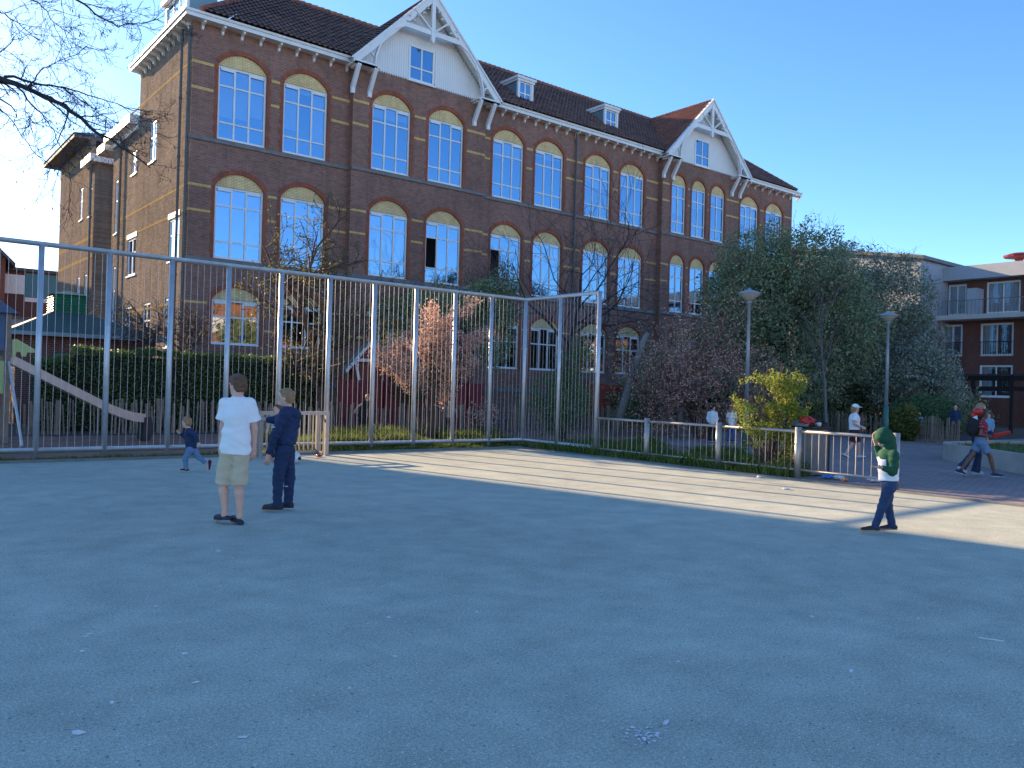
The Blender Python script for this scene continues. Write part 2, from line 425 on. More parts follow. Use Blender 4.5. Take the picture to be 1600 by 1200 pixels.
blinds = {0:.72, 1:.70, 4:.3, 5:.15, 2:.2, 3:.0, 6:.5, 7:.25, 8:.6, 9:.4, 10:.2, 11:.5}
for k, (x0, x1, g) in enumerate(WINS):
    y = front_y(g)
    pl = lambda u, z, d, y=y: (u, y+d, z)
    triple = x1-x0 < 1.8
    for z0, z1, rise, nm in FLOORS:
        zz0 = 3.06 if (nm == 'ground' and x0 < 24) else z0
        op = ()
        if nm == 'middle' and k == 3: op = ((0,1),)
        if nm == 'middle' and k == 4: op = ((0,1),)
        bl = blinds.get(k, 0) if nm == 'upper' else (.9 if nm == 'middle' and k in (0, 2) else (.35 if nm == 'middle' and k in (1, 5, 7, 9) else 0))
        window(school, pl, x0+.01, x1-.01, zz0+.02, z1, 2 if triple else 3, (.22,.53,.25) if nm != 'ground' else (.62,.38), open_cells=op, blind=bl,
               glass='glass' if nm != 'ground' else 'glass_dim')
        # red brick ring and jambs, yellow filling under the arch
        ar = MB(); inn = arc_pts(x0, x1, z1, rise); c = (x0+x1)/2
        out = []
        for (px_, pz_) in inn:
            t_ = (px_-c)/((x1-x0)/2)
            out.append((c+(px_-c)*(1+RING/((x1-x0)/2)*.72), pz_+RING*(.95-.25*abs(t_))))
        ys, yb = y-.022, y-.002
        if triple: out = [(min(max(p_[0], x0-.15), x1+.15), p_[1]) for p_ in out]
        for i in range(len(inn)-1):
            a_, b_, c_, d_ = inn[i], inn[i+1], out[i+1], out[i]
            ar.quad((a_[0],ys,a_[1]), (b_[0],ys,b_[1]), (c_[0],ys,c_[1]), (d_[0],ys,d_[1]))
            ar.quad((d_[0],ys,d_[1]), (c_[0],ys,c_[1]), (c_[0],yb,c_[1]), (d_[0],yb,d_[1]))
            ar.quad((a_[0],ys,a_[1]), (a_[0],y+.05,a_[1]), (b_[0],y+.05,b_[1]), (b_[0],ys,b_[1]))
        jw = .15 if triple else .17
        n_t = int((z1-zz0+.1)/.26)
        for s_, xe in ((-1, x0), (1, x1)):
            zlow = zz0-.05
            for i in range(n_t):                       # toothed quoins
                za, zb = zlow+(z1-zlow)*i/n_t, zlow+(z1-zlow)*(i+1)/n_t
                ww = jw if i % 2 else jw*.72
                xa, xb = sorted((xe+s_*.001, xe+s_*ww))
                ar.box(xa, xb, y-.014, y-.002, za, zb)
            o1 = out[0] if s_ < 0 else out[-1]; i1 = inn[0] if s_ < 0 else inn[-1]
        ao = ar.build('brick_arch', M['red_brick'], school)
        ty = MB(); pts = arc_pts(x0, x1, z1, rise)
        ty.prism([(p_[0], p_[1]) for p_ in pts], 'y', y+.06, y+.2)
        ty.build('arch_filling', M['cream_brick'], ao)

# bands between the windows
bm_ = MB()
for a, b, g in secs:
    y = front_y(g)
    for z in (14.36, 13.33, 9.44, 8.42, 4.72, 3.72):
        cur = a
        for (x0, x1, _) in [w_ for w_ in WINS if a < w_[0] < b]+[(b+.2, b+.2, 0)]:
            jw = .18 if x1 > x0 else .2
            if x0-jw-cur > .05: bm_.box(cur, x0-jw, y-.006, y+.002, z-.052, z+.052)
            cur = x1+.18
bm_.build('yellow_band', M['yellow_brick'], school)
bs_ = MB()
for z in (14.36, 9.44, 8.42, 4.72): bs_.box(XL-.006, XL+.002, YF+.0, YF+11.5, z-.052, z+.052)
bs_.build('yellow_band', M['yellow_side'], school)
st = MB()
for a, b, g in secs:
    y = front_y(g)
    for z, h, d in ((11.32, .14, .07), (6.46, .16, .09), (1.5, .2, .08)):
        st.box(a-(.09 if a == XL else 0), b, y-d, y+.002, z-h/2, z+h/2)
st.build('string_course', M['stone'], school)

# side wall with its own windows
sw = MB()
SIDE = [(38.75,39.75,11.3,13.15),(41.9,42.75,11.3,12.45),(35.05,36.45,6.5,8.3),(41.45,43.05,6.45,8.25),(45.25,45.75,8.85,11.6),(45.25,45.75,4.0,7.2),(38.9,40.1,2.9,5.0),(35.4,36.7,2.9,5.0),(42.0,43.2,2.9,5.0)]
sp = lambda u, z, d: (XL+d, u, z)
wall_grid(sw, YF, 41.6, -.1, EAVE+.4, [h for h in SIDE if h[1] < 41.6], sp, .2)
wall_grid(sw, 41.6, 46.3, -.1, 13.7, [h for h in SIDE if h[0] > 41], sp, .2)
sw.quad((XL,41.6,13.7), (XL+12,41.6,13.7), (XL+12,41.6,EAVE+.4), (XL,41.6,EAVE+.4))
sw.quad((XL,46.3,-.1), (XL+3,46.3,-.1), (XL+3,46.3,13.7), (XL,46.3,13.7))
sw.build('side_wall', M['brick_side'], school)
sp2 = lambda u, z, d: (XL-.07+d, u, z)
for a, b, c, d in SIDE:
    window(school, sp2, a+.01, b-.01, c+.02, d-.02, 2 if b-a > .8 else 1, (.62,.38), glass='glass', blind=.3 if a > 40 else 0)
ln = MB()
for a, b, c, d in SIDE[2:4]: ln.box(XL-.03, XL+.02, a-.08, b+.08, d, d+.22)
ln.build('lintel', M['white'], school)
rb = MB(); rb.box(XL+1.2, XL+1.3, YF+.3, 46, .5, 13.5); rb.build('room_shade_backing', M['dark_room'], school)

# cornice with brackets
cn = MB()
def cornice_x(a, b, y, endl=0):
    cn.box(a-endl, b, y-.44, y+.02, EAVE+.20, EAVE+.36)
    cn.box(a-endl-(.06 if endl else 0), b, y-.50, y+.02, EAVE+.362, EAVE+.46)
for a, b, e in ((XL, 17.3, .52), (25.05, 38.2, 0), (46.1, XR+.52, 0)):
    cornice_x(a, b, YF, e*.85)
    n = int((b-a)/.72)
    for i in range(n):
        x = a+.35+i*(b-a-.4)/max(1, n-1)
        cn.prism([(YF,EAVE-.10),(YF-.08,EAVE-.07),(YF-.12,EAVE+.04),(YF-.36,EAVE+.12),(YF-.36,EAVE+.198),(YF,EAVE+.198)], 'x', x-.045, x+.045)
cn.box(XL-.44, XL+.0, YF+.021, 41.75, EAVE+.20, EAVE+.36); cn.box(XL-.50, XL+.0, YF+.021, 41.8, EAVE+.362, EAVE+.46)
for i in range(11):
    y = YF+.35+i*.7
    cn.prism([(XL,EAVE-.10),(XL-.08,EAVE-.07),(XL-.12,EAVE+.04),(XL-.36,EAVE+.12),(XL-.36,EAVE+.198),(XL,EAVE+.198)], 'y', y-.045, y+.045)
cn.box(XL-.45, XL+.3, 41.62, 46.5, 13.55, 13.95)
cn.box(XL-.12, XL+.0, 41.62, 46.3, 13.3, 13.548)
cn.build('cornice', M['white'], school)

# roofs: real overlapping tiles
def tile_plane(mb, o, ux, up, width, length, inside, tw=.26, th=.34):
    """o corner, ux along the eave (unit), up along the slope (unit)"""
    o, ux, up = Vector(o), Vector(ux).normalized(), Vector(up).normalized(); nn = ux.cross(up).normalized()
    if nn.z < 0: nn = -nn
    prof = [(0,.0),(.25,.045),(.5,.05),(.78,.012),(1,.0)]
    for r in range(int(length/th)+1):
        for c in range(int(width/tw)+1):
            s, t_ = (c+.5)*tw, (r+.5)*th
            if not inside(o+ux*s+up*t_): continue
            j = random.uniform(-.008, .008)
            vs = []
            for tt, lift in ((r*th-.03, .045), ((r+1)*th, .008)):
                for a, h in prof: vs.append(o+ux*(c*tw+a*tw)+up*tt+nn*(h+lift+j))
            mb.add(vs, [(i, i+1, 5+i+1, 5+i) for i in range(4)])
RIDGE_Y, RIDGE_Z = YF+4.6, 20.25
e_y, e_z = YF-.58, EAVE+.46
sl = Vector((0, RIDGE_Y-e_y, RIDGE_Z-e_z)); SL = sl.length
hipw = RIDGE_Y-e_y
def gz(x, c): return 20.05-abs(x-c)*1.03        # height of a cross-gable roof
def in_main(p):
    t_ = (p.y-e_y)/hipw
    if t_ > 1.0: return False
    if p.x < XL+.13+t_*hipw*.92 or p.x > XR-.13-t_*hipw*.92: return False
    return all(gz(p.x, c) < p.z+.02 for _, _, c, _ in GABLES)
rf = MB()
tile_plane(rf, (XL-.58, e_y, e_z), (1,0,0), sl, XR-XL+1.2, SL, in_main)
# back slope (plain), so the ridge has a far side
rf.quad((XL+5,RIDGE_Y,RIDGE_Z), (XR-5,RIDGE_Y,RIDGE_Z), (XR-.2,RIDGE_Y+3.2,e_z), (XL+.2,RIDGE_Y+3.2,e_z))
ro = rf.build('roof', M['tile'], school)
rs = MB()
rs.quad((XL+.7,YF+.05,e_z+.53), (XR-.7,YF+.05,e_z+.53), (XR-4.9,RIDGE_Y,RIDGE_Z-.06), (XL+4.9,RIDGE_Y,RIDGE_Z-.06))
rs.add([(XL+.1,e_y+.05,e_z-.03), (XL+4.9,RIDGE_Y,RIDGE_Z-.06), (XL+.1,RIDGE_Y+3.2,e_z-.03)], [(0,1,2)])
rs.add([(XR-.1,e_y+.05,e_z-.03), (XR-4.9,RIDGE_Y,RIDGE_Z-.06), (XR-.1,RIDGE_Y+3.2,e_z-.03)], [(0,2,1)])
rs.build('roof_boarding', M['lead'], ro)
rd = MB()
x = XL+5.0
while x < XR-5.0:                                # ridge tiles
    rd.tube([(x,RIDGE_Y,RIDGE_Z+.02),(x+.36,RIDGE_Y,RIDGE_Z+.05)], [.11,.13], 7); x += .34
for s_, xe in ((1, XL+.08), (-1, XR-.08)):       # hip tiles
    a_, b_ = Vector((xe+s_*.1, e_y+.1, e_z+.08)), Vector((xe+s_*hipw*.92, RIDGE_Y, RIDGE_Z+.05))
    for i in range(20):
        rd.tube([a_.lerp(b_, i/20), a_.lerp(b_, (i+1.12)/20)], [.13,.11], 7)
rd.build('ridge_tiles', M['tile_red_sunlit'], ro)

# the two white timber gables
for xg0, xg1, c, _ in GABLES:
    hw, yo = 4.0, 33.05
    foot, apex = EAVE+.25, 20.05
    k = (apex-foot)/hw
    gr = MB()
    for s_ in (1, -1):
        d = Vector((-s_, 0, k)).normalized()
        L = math.hypot(hw, apex-foot)
        def inside(p, s_=s_): return (p.x-c)*s_ > -.02 and (p.y < YF+1 or p.z > e_z+(p.y-e_y)/hipw*(RIDGE_Z-e_z)-.1)
        tile_plane(gr, (c+s_*hw, yo if s_ > 0 else RIDGE_Y+.3, foot+.04), (0, s_, 0), d, RIDGE_Y+.3-yo, L, inside)
    go = gr.build('gable_roof', M['tile_red_sunlit'] if c > 30 else M['tile'], school)  # right gable's redder tiles have the grazing sun painted in
    u_ = MB()
    for s_ in (1, -1): u_.quad((c+s_*hw,yo+.05,foot-.02), (c+s_*hw,RIDGE_Y,foot-.02), (c,RIDGE_Y,apex-.03), (c,yo+.05,apex-.03))
    u_.build('roof_soffit', M['white'], go)
    gw = MB(); yw = 33.62
    # vertical boards with pointed lower ends
    x = c-3.55; bw = .125
    wx0, wx1, wz0, wz1 = c-.93, c+.50, 15.98, 17.66
    while x < c+3.5:
        top = min(apex-k*abs(x-c), apex-k*abs(x+bw-c))-.05
        zb = EAVE+.28
        pieces = [(zb, top)]
        if wx0-.05 < x+bw/2 < wx1+.05: pieces = [(wz1+.02, top)]
        for z0_, z1_ in pieces:
            if z1_-z0_ < .03: continue
            lo = [(x+.004, z0_), (x+bw/2, z0_-.09), (x+bw-.004, z0_)] if z0_ < 16.2 else [(x+.004, z0_), (x+bw-.004, z0_)]
            gw.prism(lo+[(x+bw-.004, z1_), (x+.004, z1_)], 'y', yw, yw+.03)
        x += bw
    gw.quad((c-3.7,yw+.035,16.0), (c+3.7,yw+.035,16.0), (c+.05,yw+.035,apex-.1), (c-.05,yw+.035,apex-.1))
    g_o = gw.build('gable_boarding', M['white_board'], school)
    window(school, lambda u, z, d: (u, yw-.14+d, z), wx0, wx1, wz0, wz1, 2, (.36,.64), fw=.1, glass='glass')
    dk = MB(); dk.quad((wx0,yw+.025,wz0), (wx1,yw+.025,wz0), (wx1,yw+.025,wz1), (wx0,yw+.025,wz1)); dk.build('room_shade_backing', M['dark_room'], school)  # dark sheet close behind the window paints the unlit loft
    # open timber truss in front of the boarding
    tr = MB(); ya, yb = 32.98, 33.08
    for s_ in (1, -1):
        tr.prism([(c, apex+.04), (c+s_*(hw+.12), foot-.06), (c+s_*(hw+.12-.36), foot-.06), (c, apex-.36)], 'y', ya, yb)
        tr.prism([(c, apex+.14), (c+s_*(hw+.24), foot-.06), (c+s_*(hw+.12), foot-.061), (c, apex+.041)], 'y', ya-.06, yb+.06)
    tr.prism([(c-.1, apex-.3), (c+.1, apex-.3), (c+.1, 17.85), (c, 17.7), (c-.1, 17.85)], 'y', ya-.02, yb+.02)
    zc_ = 18.1; xo = (apex-zc_)/k-.2
    tr.box(c-xo, c-.101, ya+.01, yb-.01, zc_, zc_+.24); tr.box(c+.101, c+xo, ya+.01, yb-.01, zc_, zc_+.24)
    for s_ in (1, -1):
        tr.bar((c+s_*.08, 33.03, 18.3), (c+s_*1.02, 33.03, 19.05), .07, .2, up=(0,1,0))
        # curved brace from the collar down to the foot
        cur = [(1.55,18.12),(2.05,17.85),(2.5,17.4),(2.82,16.85),(3.0,16.3),(3.02,15.95)]
        for p_, q_ in zip(cur, cur[1:]):
            tr.bar((c+s_*p_[0], 33.03, p_[1]), (c+s_*q_[0], 33.03, q_[1]), .075, .2, up=(0,1,0))
        tr.box(*sorted((c+s_*2.92, c+s_*4.1)), ya-.02, yb+.02, foot-.2, foot-.062)
        hoop = arc_pts(3.1, 3.72, 15.98, .5, 8)
        for p_, q_ in zip(hoop, hoop[1:]):
            tr.bar((c+s_*p_[0], 33.03, p_[1]), (c+s_*q_[0], 33.03, q_[1]), .06, .09, up=(0,1,0))
        # scalloped spandrels along the rake
        for xm, zm, r_ in ((.42, 19.05, .3), (.95, 18.55, .26), (1.35, 18.42, .2)):
            for q in range(2):
                hoop = arc_pts(xm-r_*.5+q*r_*.55, xm+q*r_*.55, zm+r_*.55-q*.28, .12, 5)
                for p_, q_ in zip(hoop, hoop[1:]):
                    tr.bar((c+s_*p_[0], 33.03, p_[1]), (c+s_*q_[0], 33.03, q_[1]), .05, .1, up=(0,1,0))
    to = tr.build('gable_truss', M['white'], school)
    for s_ in (1, -1):
        for off in (2.95, 3.8):
            bk = MB(); x = c+s_*off
            bk.prism([(33.65,14.62),(33.52,14.62),(33.50,14.85),(32.98,15.74),(32.98,15.86),(33.65,15.86),(33.65,15.72),(33.14,15.72),(33.65,14.95)], 'x', x-.09, x+.09)
            bk.build('gable_bracket', M['white'], school)
        be = MB(); be.box(*sorted((c+s_*2.75, c+s_*4.05)), 32.96, 33.65, 15.861, foot-.2); be.build('gable_bracket', M['white'], school)

# dormers: flat roofs, zinc cheeks, white window fronts
def dormer(x0, x1, y, z0, z1):
    b_ = MB()
    b_.box(x0, x1, y+.1, y+3.6, z0-.4, z1); o = b_.build('dormer', M['zinc'], school)
    t_ = MB(); t_.box(x0-.14, x1+.14, y-.12, y+3.9, z1+.001, z1+.13); t_.box(x0-.08, x1+.08, y-.06, y+3.8, z1-.12, z1-.001)
    t_.build('dormer_roof', M['white'], o)
    f_ = MB(); f_.box(x0-.02, x0+.12, y-.02, y+.099, z0, z1-.121); f_.box(x1-.12, x1+.02, y-.02, y+.099, z0, z1-.121); f_.build('dormer_front', M['white'], o)
    window(school, lambda u, z, d: (u, y-.06+d, z), x0+.12, x1-.12, z0+.05, z1-.13, 2, (.6,.4), fw=.06)
dormer(27.7, 28.75, 34.65, 16.6, 18.25)
dormer(34.25, 35.35, 34.65, 16.6, 18.25)
hd = MB(); hd.box(10.72, 11.85, 35.35, 38.3, 16.0, 18.0); ho = hd.build('dormer', M['zinc'], school)
hr = MB(); hr.box(10.45, 11.8, 35.2, 38.5, 18.001, 18.2); hr.build('dormer_roof', M['white'], ho)
hf = MB(); hf.box(10.6, 10.719, 35.35, 35.5, 16.1, 18.0); hf.box(10.6, 10.719, 38.15, 38.3, 16.1, 18.0); hf.build('dormer_front', M['white'], ho)
window(school, lambda u, z, d: (10.53+d, u, z), 35.5, 38.15, 16.15, 17.95, 3, (.6,.4), fw=.08)

# drainpipes
dp = MB()
def pipe(x, y, z0, z1):
    q = MB(); q.tube([(x,y,z0),(x,y,z1)], .055, 8)
    z = z0+1
    while z < z1: q.tube([(x,y,z),(x,y,z+.1)], .075, 8); z += 2.4
    q.build('drainpipe', M['pipe'], school)
pipe(31.37, YF-.14, 0, EAVE+.1); pipe(XL-.14, 34.95, 0, EAVE+.1); pipe(XL-.12, 44.35, 0, 13.5); pipe(XL-.10, 34.12, 0, EAVE)

# the wing behind: recessed gap, tall brick block, lower white-capped bay
WY = 50.4
bw_ = MB()
WS = [(51.0,51.8,10.6,13.2),(53.3,54.1,10.7,12.6),(51.3,52.3,4.4,7.4),(53.4,54.2,5.2,7.4)]
wall_grid(bw_, WY, 60, -.1, 15.0, WS, sp, .2)
bw_.quad((XL,WY,-.1), (XL+14,WY,-.1), (XL+14,WY,13.8), (XL,WY,13.8))
bw_.quad((XL,60,-.1), (XL+14,60,-.1), (XL+14,60,15), (XL,60,15))
bw_.quad((XL+.4,52.6,13), (XL+14,52.6,13), (XL+14,52.6,15.2), (XL+.4,52.6,15.2))
bw_.build('rear_wall', M['brick_side'], school)
for a, b, c, d in WS: window(school, sp2, a+.01, b-.01, c+.02, d-.02, 2, (.6,.4))
yb_ = MB()
for z in (14.3, 9.4, 8.3): yb_.box(XL-.006, XL+.002, WY+.1, 60, z-.085, z+.085)
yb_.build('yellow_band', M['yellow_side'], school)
rr = MB(); rr.box(XL-.35, XL+8, WY-.35, 52.4, 13.45, 13.85); rr.box(XL-.4, XL+8, 46.6, 48.2, 13.3, 13.7)
rr.build('cornice', M['white'], school)
r2 = MB()
r2.box(XL-.85, XL+14, 51.7, 61, 15.0, 15.22)
r2.build('eaves', M['stone'], school)
r3 = MB()
r3.add([(XL-.9,51.6,15.221),(XL+14,51.6,15.221),(XL+14,61,15.221),(XL-.9,61,15.221),(XL+4,56,17.0),(XL+14,56,17.0)], [(0,1,5,4),(0,4,3),(2,3,4,5),(1,2,5)])
r3.build('rear_roof', M['lead'], school)
pipe(XL-.12, WY+.35, 0, 13.4)
# ------------------------------------------------------------------ fences of the court
FX, FY, FH = 14.58, 17.62, 4.05
bsf = thing('ball_fence', 'tall galvanised steel ball fence of posts and thin bars round the court corner', 'fence', (FX, FY, 0))
L = lambda x, y, z=0: (x-FX, y-FY, z)
xs = [FX-1.178*i for i in range(24)]
ys = [FY, FY-1.43, FY-2.87]
for i, x in enumerate(xs):
    q = MB(); q.tube([L(x,FY,-.2), L(x,FY,FH-.03)], .055, 10); q.build('post', M['steel'], bsf, True)
for y in ys[1:]:
    q = MB(); q.tube([L(FX,y,-.2), L(FX,y,FH+(.03 if y == ys[-1] else -.03))], .06 if y == ys[-1] else .05, 10); q.build('post', M['steel'], bsf, True)
q = MB(); q.tube([L(xs[-1],FY,FH), L(FX,FY,FH), L(FX,ys[-1],FH)], .05, 10); q.build('top_rail', M['steel'], bsf, True)
q = MB(); q.tube([L(xs[-1],FY,.19), L(FX,FY,.19), L(FX,ys[-1],.19)], .05, 10); q.build('bottom_rail', M['steel'], bsf, True)
for a, b in zip(xs, xs[1:]):
    q = MB()
    for k in range(1, 9):
        x = a+(b-a)*k/9; q.tube([L(x,FY,.2), L(x,FY,FH)], 0.0038, 4, cap=False)
    q.build('bar_infill', M['steel'], bsf)
for a, b in zip(ys, ys[1:]):
    q = MB()
    for k in range(1, 11):
        y = a+(b-a)*k/11; q.tube([L(FX,y,.2), L(FX,y,FH)], 0.0038, 4, cap=False)
    q.build('bar_infill', M['steel'], bsf)

ral = thing('low_railing', 'low steel railing with flat posts between the asphalt court and the grass', 'railing', (14.5, 10, 0))
RX = 14.52; py_ = [14.72, 13.02, 10.99, 9.1, 7.16]
L = lambda x, y, z=0: (x-14.5, y-10, z)
for y in py_[1:]:
    q = MB(); q.tube([L(RX,y,-.1), L(RX,y,1.0)], .062, 12); q.build('post', M['steel_light'], ral, True)
for a, b in zip(py_, py_[1:]):
    q = MB()
    q.tube([L(RX,a-.06,.92), L(RX,b+.06,.92)], .03, 8); q.build('top_rail', M['steel_light'], ral, True)
    q = MB(); q.tube([L(RX,a-.06,.17), L(RX,b+.06,.17)], .024, 8); q.build('bottom_rail', M['steel_light'], ral, True)
    q = MB(); n = 13 if a-b > 1.8 else 11
    for k in range(1, n):
        y = a+(b-a)*k/n; q.tube([L(RX,y,.18), L(RX,y,.92)], .010 if k in (3, 8) else .0045, 5, cap=False)
    q.build('bar_infill', M['steel_light'], ral)

# football goal of steel bars
goal = thing('football_goal', 'small pale steel football goal of vertical bars standing against the tall fence', 'goal', (7.55, 17.0, 0))
gw_, gh, gd = 1.5, .98, .45
for s_ in (-1, 1):
    q = MB(); q.box(s_*gw_/2-.04, s_*gw_/2+.04, -.2-.04, -.2+.04, 0, gh); q.build('goal_post', M['steel_light'], goal)
    q = MB(); q.box(s_*gw_/2-.035, s_*gw_/2+.035, gd-.2-.035, gd-.2+.035, 0, gh-.01)
    q.bar((s_*gw_/2,-.16,gh-.05), (s_*gw_/2,gd-.235,gh-.05), .06); q.bar((s_*gw_/2,-.16,.06), (s_*gw_/2,gd-.235,.06), .05)
    for k in range(1, 3): q.bar((s_*gw_/2,-.2+gd*k/3,.05), (s_*gw_/2,-.2+gd*k/3,gh-.05), .02)
    q.build('goal_side', M['steel_light'], goal)
q = MB(); q.box(-gw_/2+.041, gw_/2-.041, -.238, -.162, gh-.078, gh-.002); q.build('crossbar', M['steel_light'], goal)
q = MB(); q.box(-gw_/2+.041, gw_/2-.041, gd-.235, gd-.17, gh-.09, gh-.03); q.box(-gw_/2+.041, gw_/2-.041, gd-.235, gd-.17, .03, .09)
for k in range(1, 14): q.bar((-gw_/2+gw_*k/14, gd-.2, .05), (-gw_/2+gw_*k/14, gd-.2, gh-.05), .025)
q.build('back_grid', M['steel_light'], goal)

# chestnut paling fences
def paling(pts, label, h=.95, gap=.105):
    t = thing('paling_fence', label, 'fence', (*pts[0], 0), group='split paling fences')
    b = MB(); ps = MB(); wires = MB(); nposts = 0
    P = [Vector((x-pts[0][0], y-pts[0][1], 0)) for x, y in pts]
    for p, q in zip(P, P[1:]):
        d = q-p; n = int(d.length/gap); dn = d.normalized()
        for i in range(n):
            c = p+d*(i+random.uniform(-.25,.25))/n
            if random.random() < .05: continue
            hh = h*random.uniform(.82, 1.06); wd = random.uniform(.025, .062)
            tl = Vector((random.uniform(-.06,.06), random.uniform(-.05,.05), hh))
            b.bar(c, c+tl, wd, .022, up=dn.cross(Vector((0,0,1))))
        for z in (.25, .7): wires.tube([p+Vector((0,0,z)), q+Vector((0,0,z))], .006, 4)
        m_ = max(1, int(d.length/2.1))
        for i in range(m_):
            c = p+d*(i+.3)/m_+dn.cross(Vector((0,0,1)))*.06
            hq = MB(); hq.tube([c, c+Vector((random.uniform(-.03,.03),0,h*random.uniform(.95,1.08)))], [.065,.058], 8); hq.build('post', M['wood'], t)
    b.build('pales', M['wood'], t); wires.build('wire', M['dark'], t)
    return t
paling([(1.0,25.0),(9,25.4),(14,24.2),(21.0,23.9)], 'weathered split paling fence behind the tall ball fence')
paling([(21.2,24.0),(28,23.6),(34.6,22.3),(32.3,14.9),(30.9,12.9)], 'weathered split paling fence in front of the big dark trees')

# slide
sl_ = thing('playground_slide', 'long pale metal slide with round end and wooden post beyond the tall fence', 'slide', (4.2, 22.5, 0))
ch = MB()
prof = [(-1.25,1.98),(0.3,1.16),(.95,.82),(1.25,.70),(1.5,.62),(1.78,.585)]
for (x0, z0), (x1, z1) in zip(prof, prof[1:]):
    for yy in (-.24, .24):
        ch.add([(x0,yy-.018,z0-.12),(x1,yy-.018,z1-.12),(x1,yy-.018,z1+.1),(x0,yy-.018,z0+.1),(x0,yy+.018,z0-.12),(x1,yy+.018,z1-.12),(x1,yy+.018,z1+.1),(x0,yy+.018,z0+.1)],
            [(0,1,2,3),(7,6,5,4),(3,2,6,7),(0,4,5,1)])
    ch.add([(x0,-.22,z0-.08),(x1,-.22,z1-.08),(x1,.22,z1-.08),(x0,.22,z0-.08)], [(0,1,2,3)])
    ch.add([(x0,-.22,z0-.11),(x1,-.22,z1-.11),(x1,.22,z1-.11),(x0,.22,z0-.11)], [(3,2,1,0)])
ch.build('chute', M['steel_light'], sl_)
q = MB(); q.prism([(1.72,.02),(1.9,.02),(1.98,.3),(1.9,.62),(1.74,.6)], 'y', -.28, .28); q.build('slide_end', M['dark'], sl_)
q = MB(); q.bar((-1.3,-.3,0), (-1.3,-.3,3.05), .12); q.bar((-1.3,.5,0), (-1.3,.5,3.05), .12); q.build('support_post', M['wood'], sl_)
q = MB(); q.tube([(-1.28,-.3,1.95), (-1.1,-1.35,.0)], .03, 8); q.build('strut', M['steel'], sl_)
M['lime'] = simple('lime_panel', (.42,.50,.20), .5, .1, 3)
M['panel_blue'] = simple('blue_panel', (.05,.11,.20), .5, .15, 3)
q = MB(); q.prism([(-1.22,2.0),(-1.22,2.4),(-1.12,2.42),(-.75,2.2),(-.75,2.12),(-.9,2.12),(-.93,2.02),(-1.02,2.02),(-1.04,2.12),(-1.12,2.12),(-1.14,2.0)], 'y', -.3, -.26); q.build('side_panel', M['lime'], sl_)
q = MB(); q.box(-2.9, -1.36, -.34, -.30, 1.15, 1.9); q.build('tower_panel', M['lime'], sl_)
q = MB(); q.box(-2.9, -1.36, -.3, .55, 1.9, 2.02); q.bar((-2.8,-.3,0), (-2.8,-.3,3.05), .12); q.bar((-2.8,.5,0), (-2.8,.5,3.05), .12); q.build('platform', M['wood'], sl_)
q = MB(); q.prism([(-3.1,3.0),(-1.1,3.0),(-2.1,3.7)], 'y', -.5, .7); q.build('tower_roof', M['panel_blue'], sl_)
q = MB(); q.box(-2.9,-1.36,-.335,-.305, 2.15, 3.0); q.build('window_panel', M['panel_blue'], sl_)

# hut with green roof and louvred vent
M['hut_roof'] = simple('green_felt_roof', (.045,.085,.075), .7, .25, 2)
M['hut_green'] = simple('green_paint', (.02,.16,.075), .45, .15, 3)
hut = thing('playground_hut', 'brown hut with dark green hipped roof and bright green louvred vent', 'hut', (6.25, 33.3, 0)); hut.scale = (1.1, 1.1, 1.0)
q = MB(); q.box(-1.75, 2.0, -1.75, 1.9, 0, 3.05); q.build('wall', M['house_brick_x'], hut)
q = MB(); e0 = [(-2.05,-2.1,3.0),(2.6,-2.1,3.0),(2.6,2.3,3.0),(-2.05,2.3,3.0)]; e1 = [(-.62,-.55,3.82),(.42,-.55,3.82),(.42,.5,3.82),(-.62,.5,3.82)]
q.add(e0+e1+[(a_[0],a_[1],2.93) for a_ in e0], [(0,1,5,4),(1,2,6,5),(2,3,7,6),(3,0,4,7),(4,5,6,7),(8,9,1,0),(9,10,2,1),(10,11,3,2),(11,8,0,3),(11,10,9,8)]); q.build('roof', M['hut_roof'], hut)
q = MB(); q.box(-2.1, 2.65, -2.16, -2.101, 2.9, 3.03); q.box(-2.11, -2.051, -2.1, 2.3, 2.9, 3.03); q.build('gutter', M['zinc'], hut)
q = MB(); q.box(-.54, .34, -.47, .42, 3.82, 4.46)
for i in range(7):
    z = 3.86+i*.088
    q.add([(-.6,-.53,z),(.4,-.53,z),(.4,.48,z),(-.6,.48,z),(-.55,-.48,z+.07),(.35,-.48,z+.07),(.35,.43,z+.07),(-.55,.43,z+.07)], [(0,1,5,4),(1,2,6,5),(2,3,7,6),(3,0,4,7),(3,2,1,0)])
q.add([(-.64,-.57,4.47),(.44,-.57,4.47),(.44,.52,4.47),(-.64,.52,4.47),(-.1,-.02,4.66)], [(0,1,4),(1,2,4),(2,3,4),(3,0,4),(3,2,1,0)])
q.build('roof_vent', M['hut_green'], hut)
q = MB(); q.box(-.75, .75, -1.82, -1.751, .1, 2.35); q.build('door', M['hut_green'], hut)

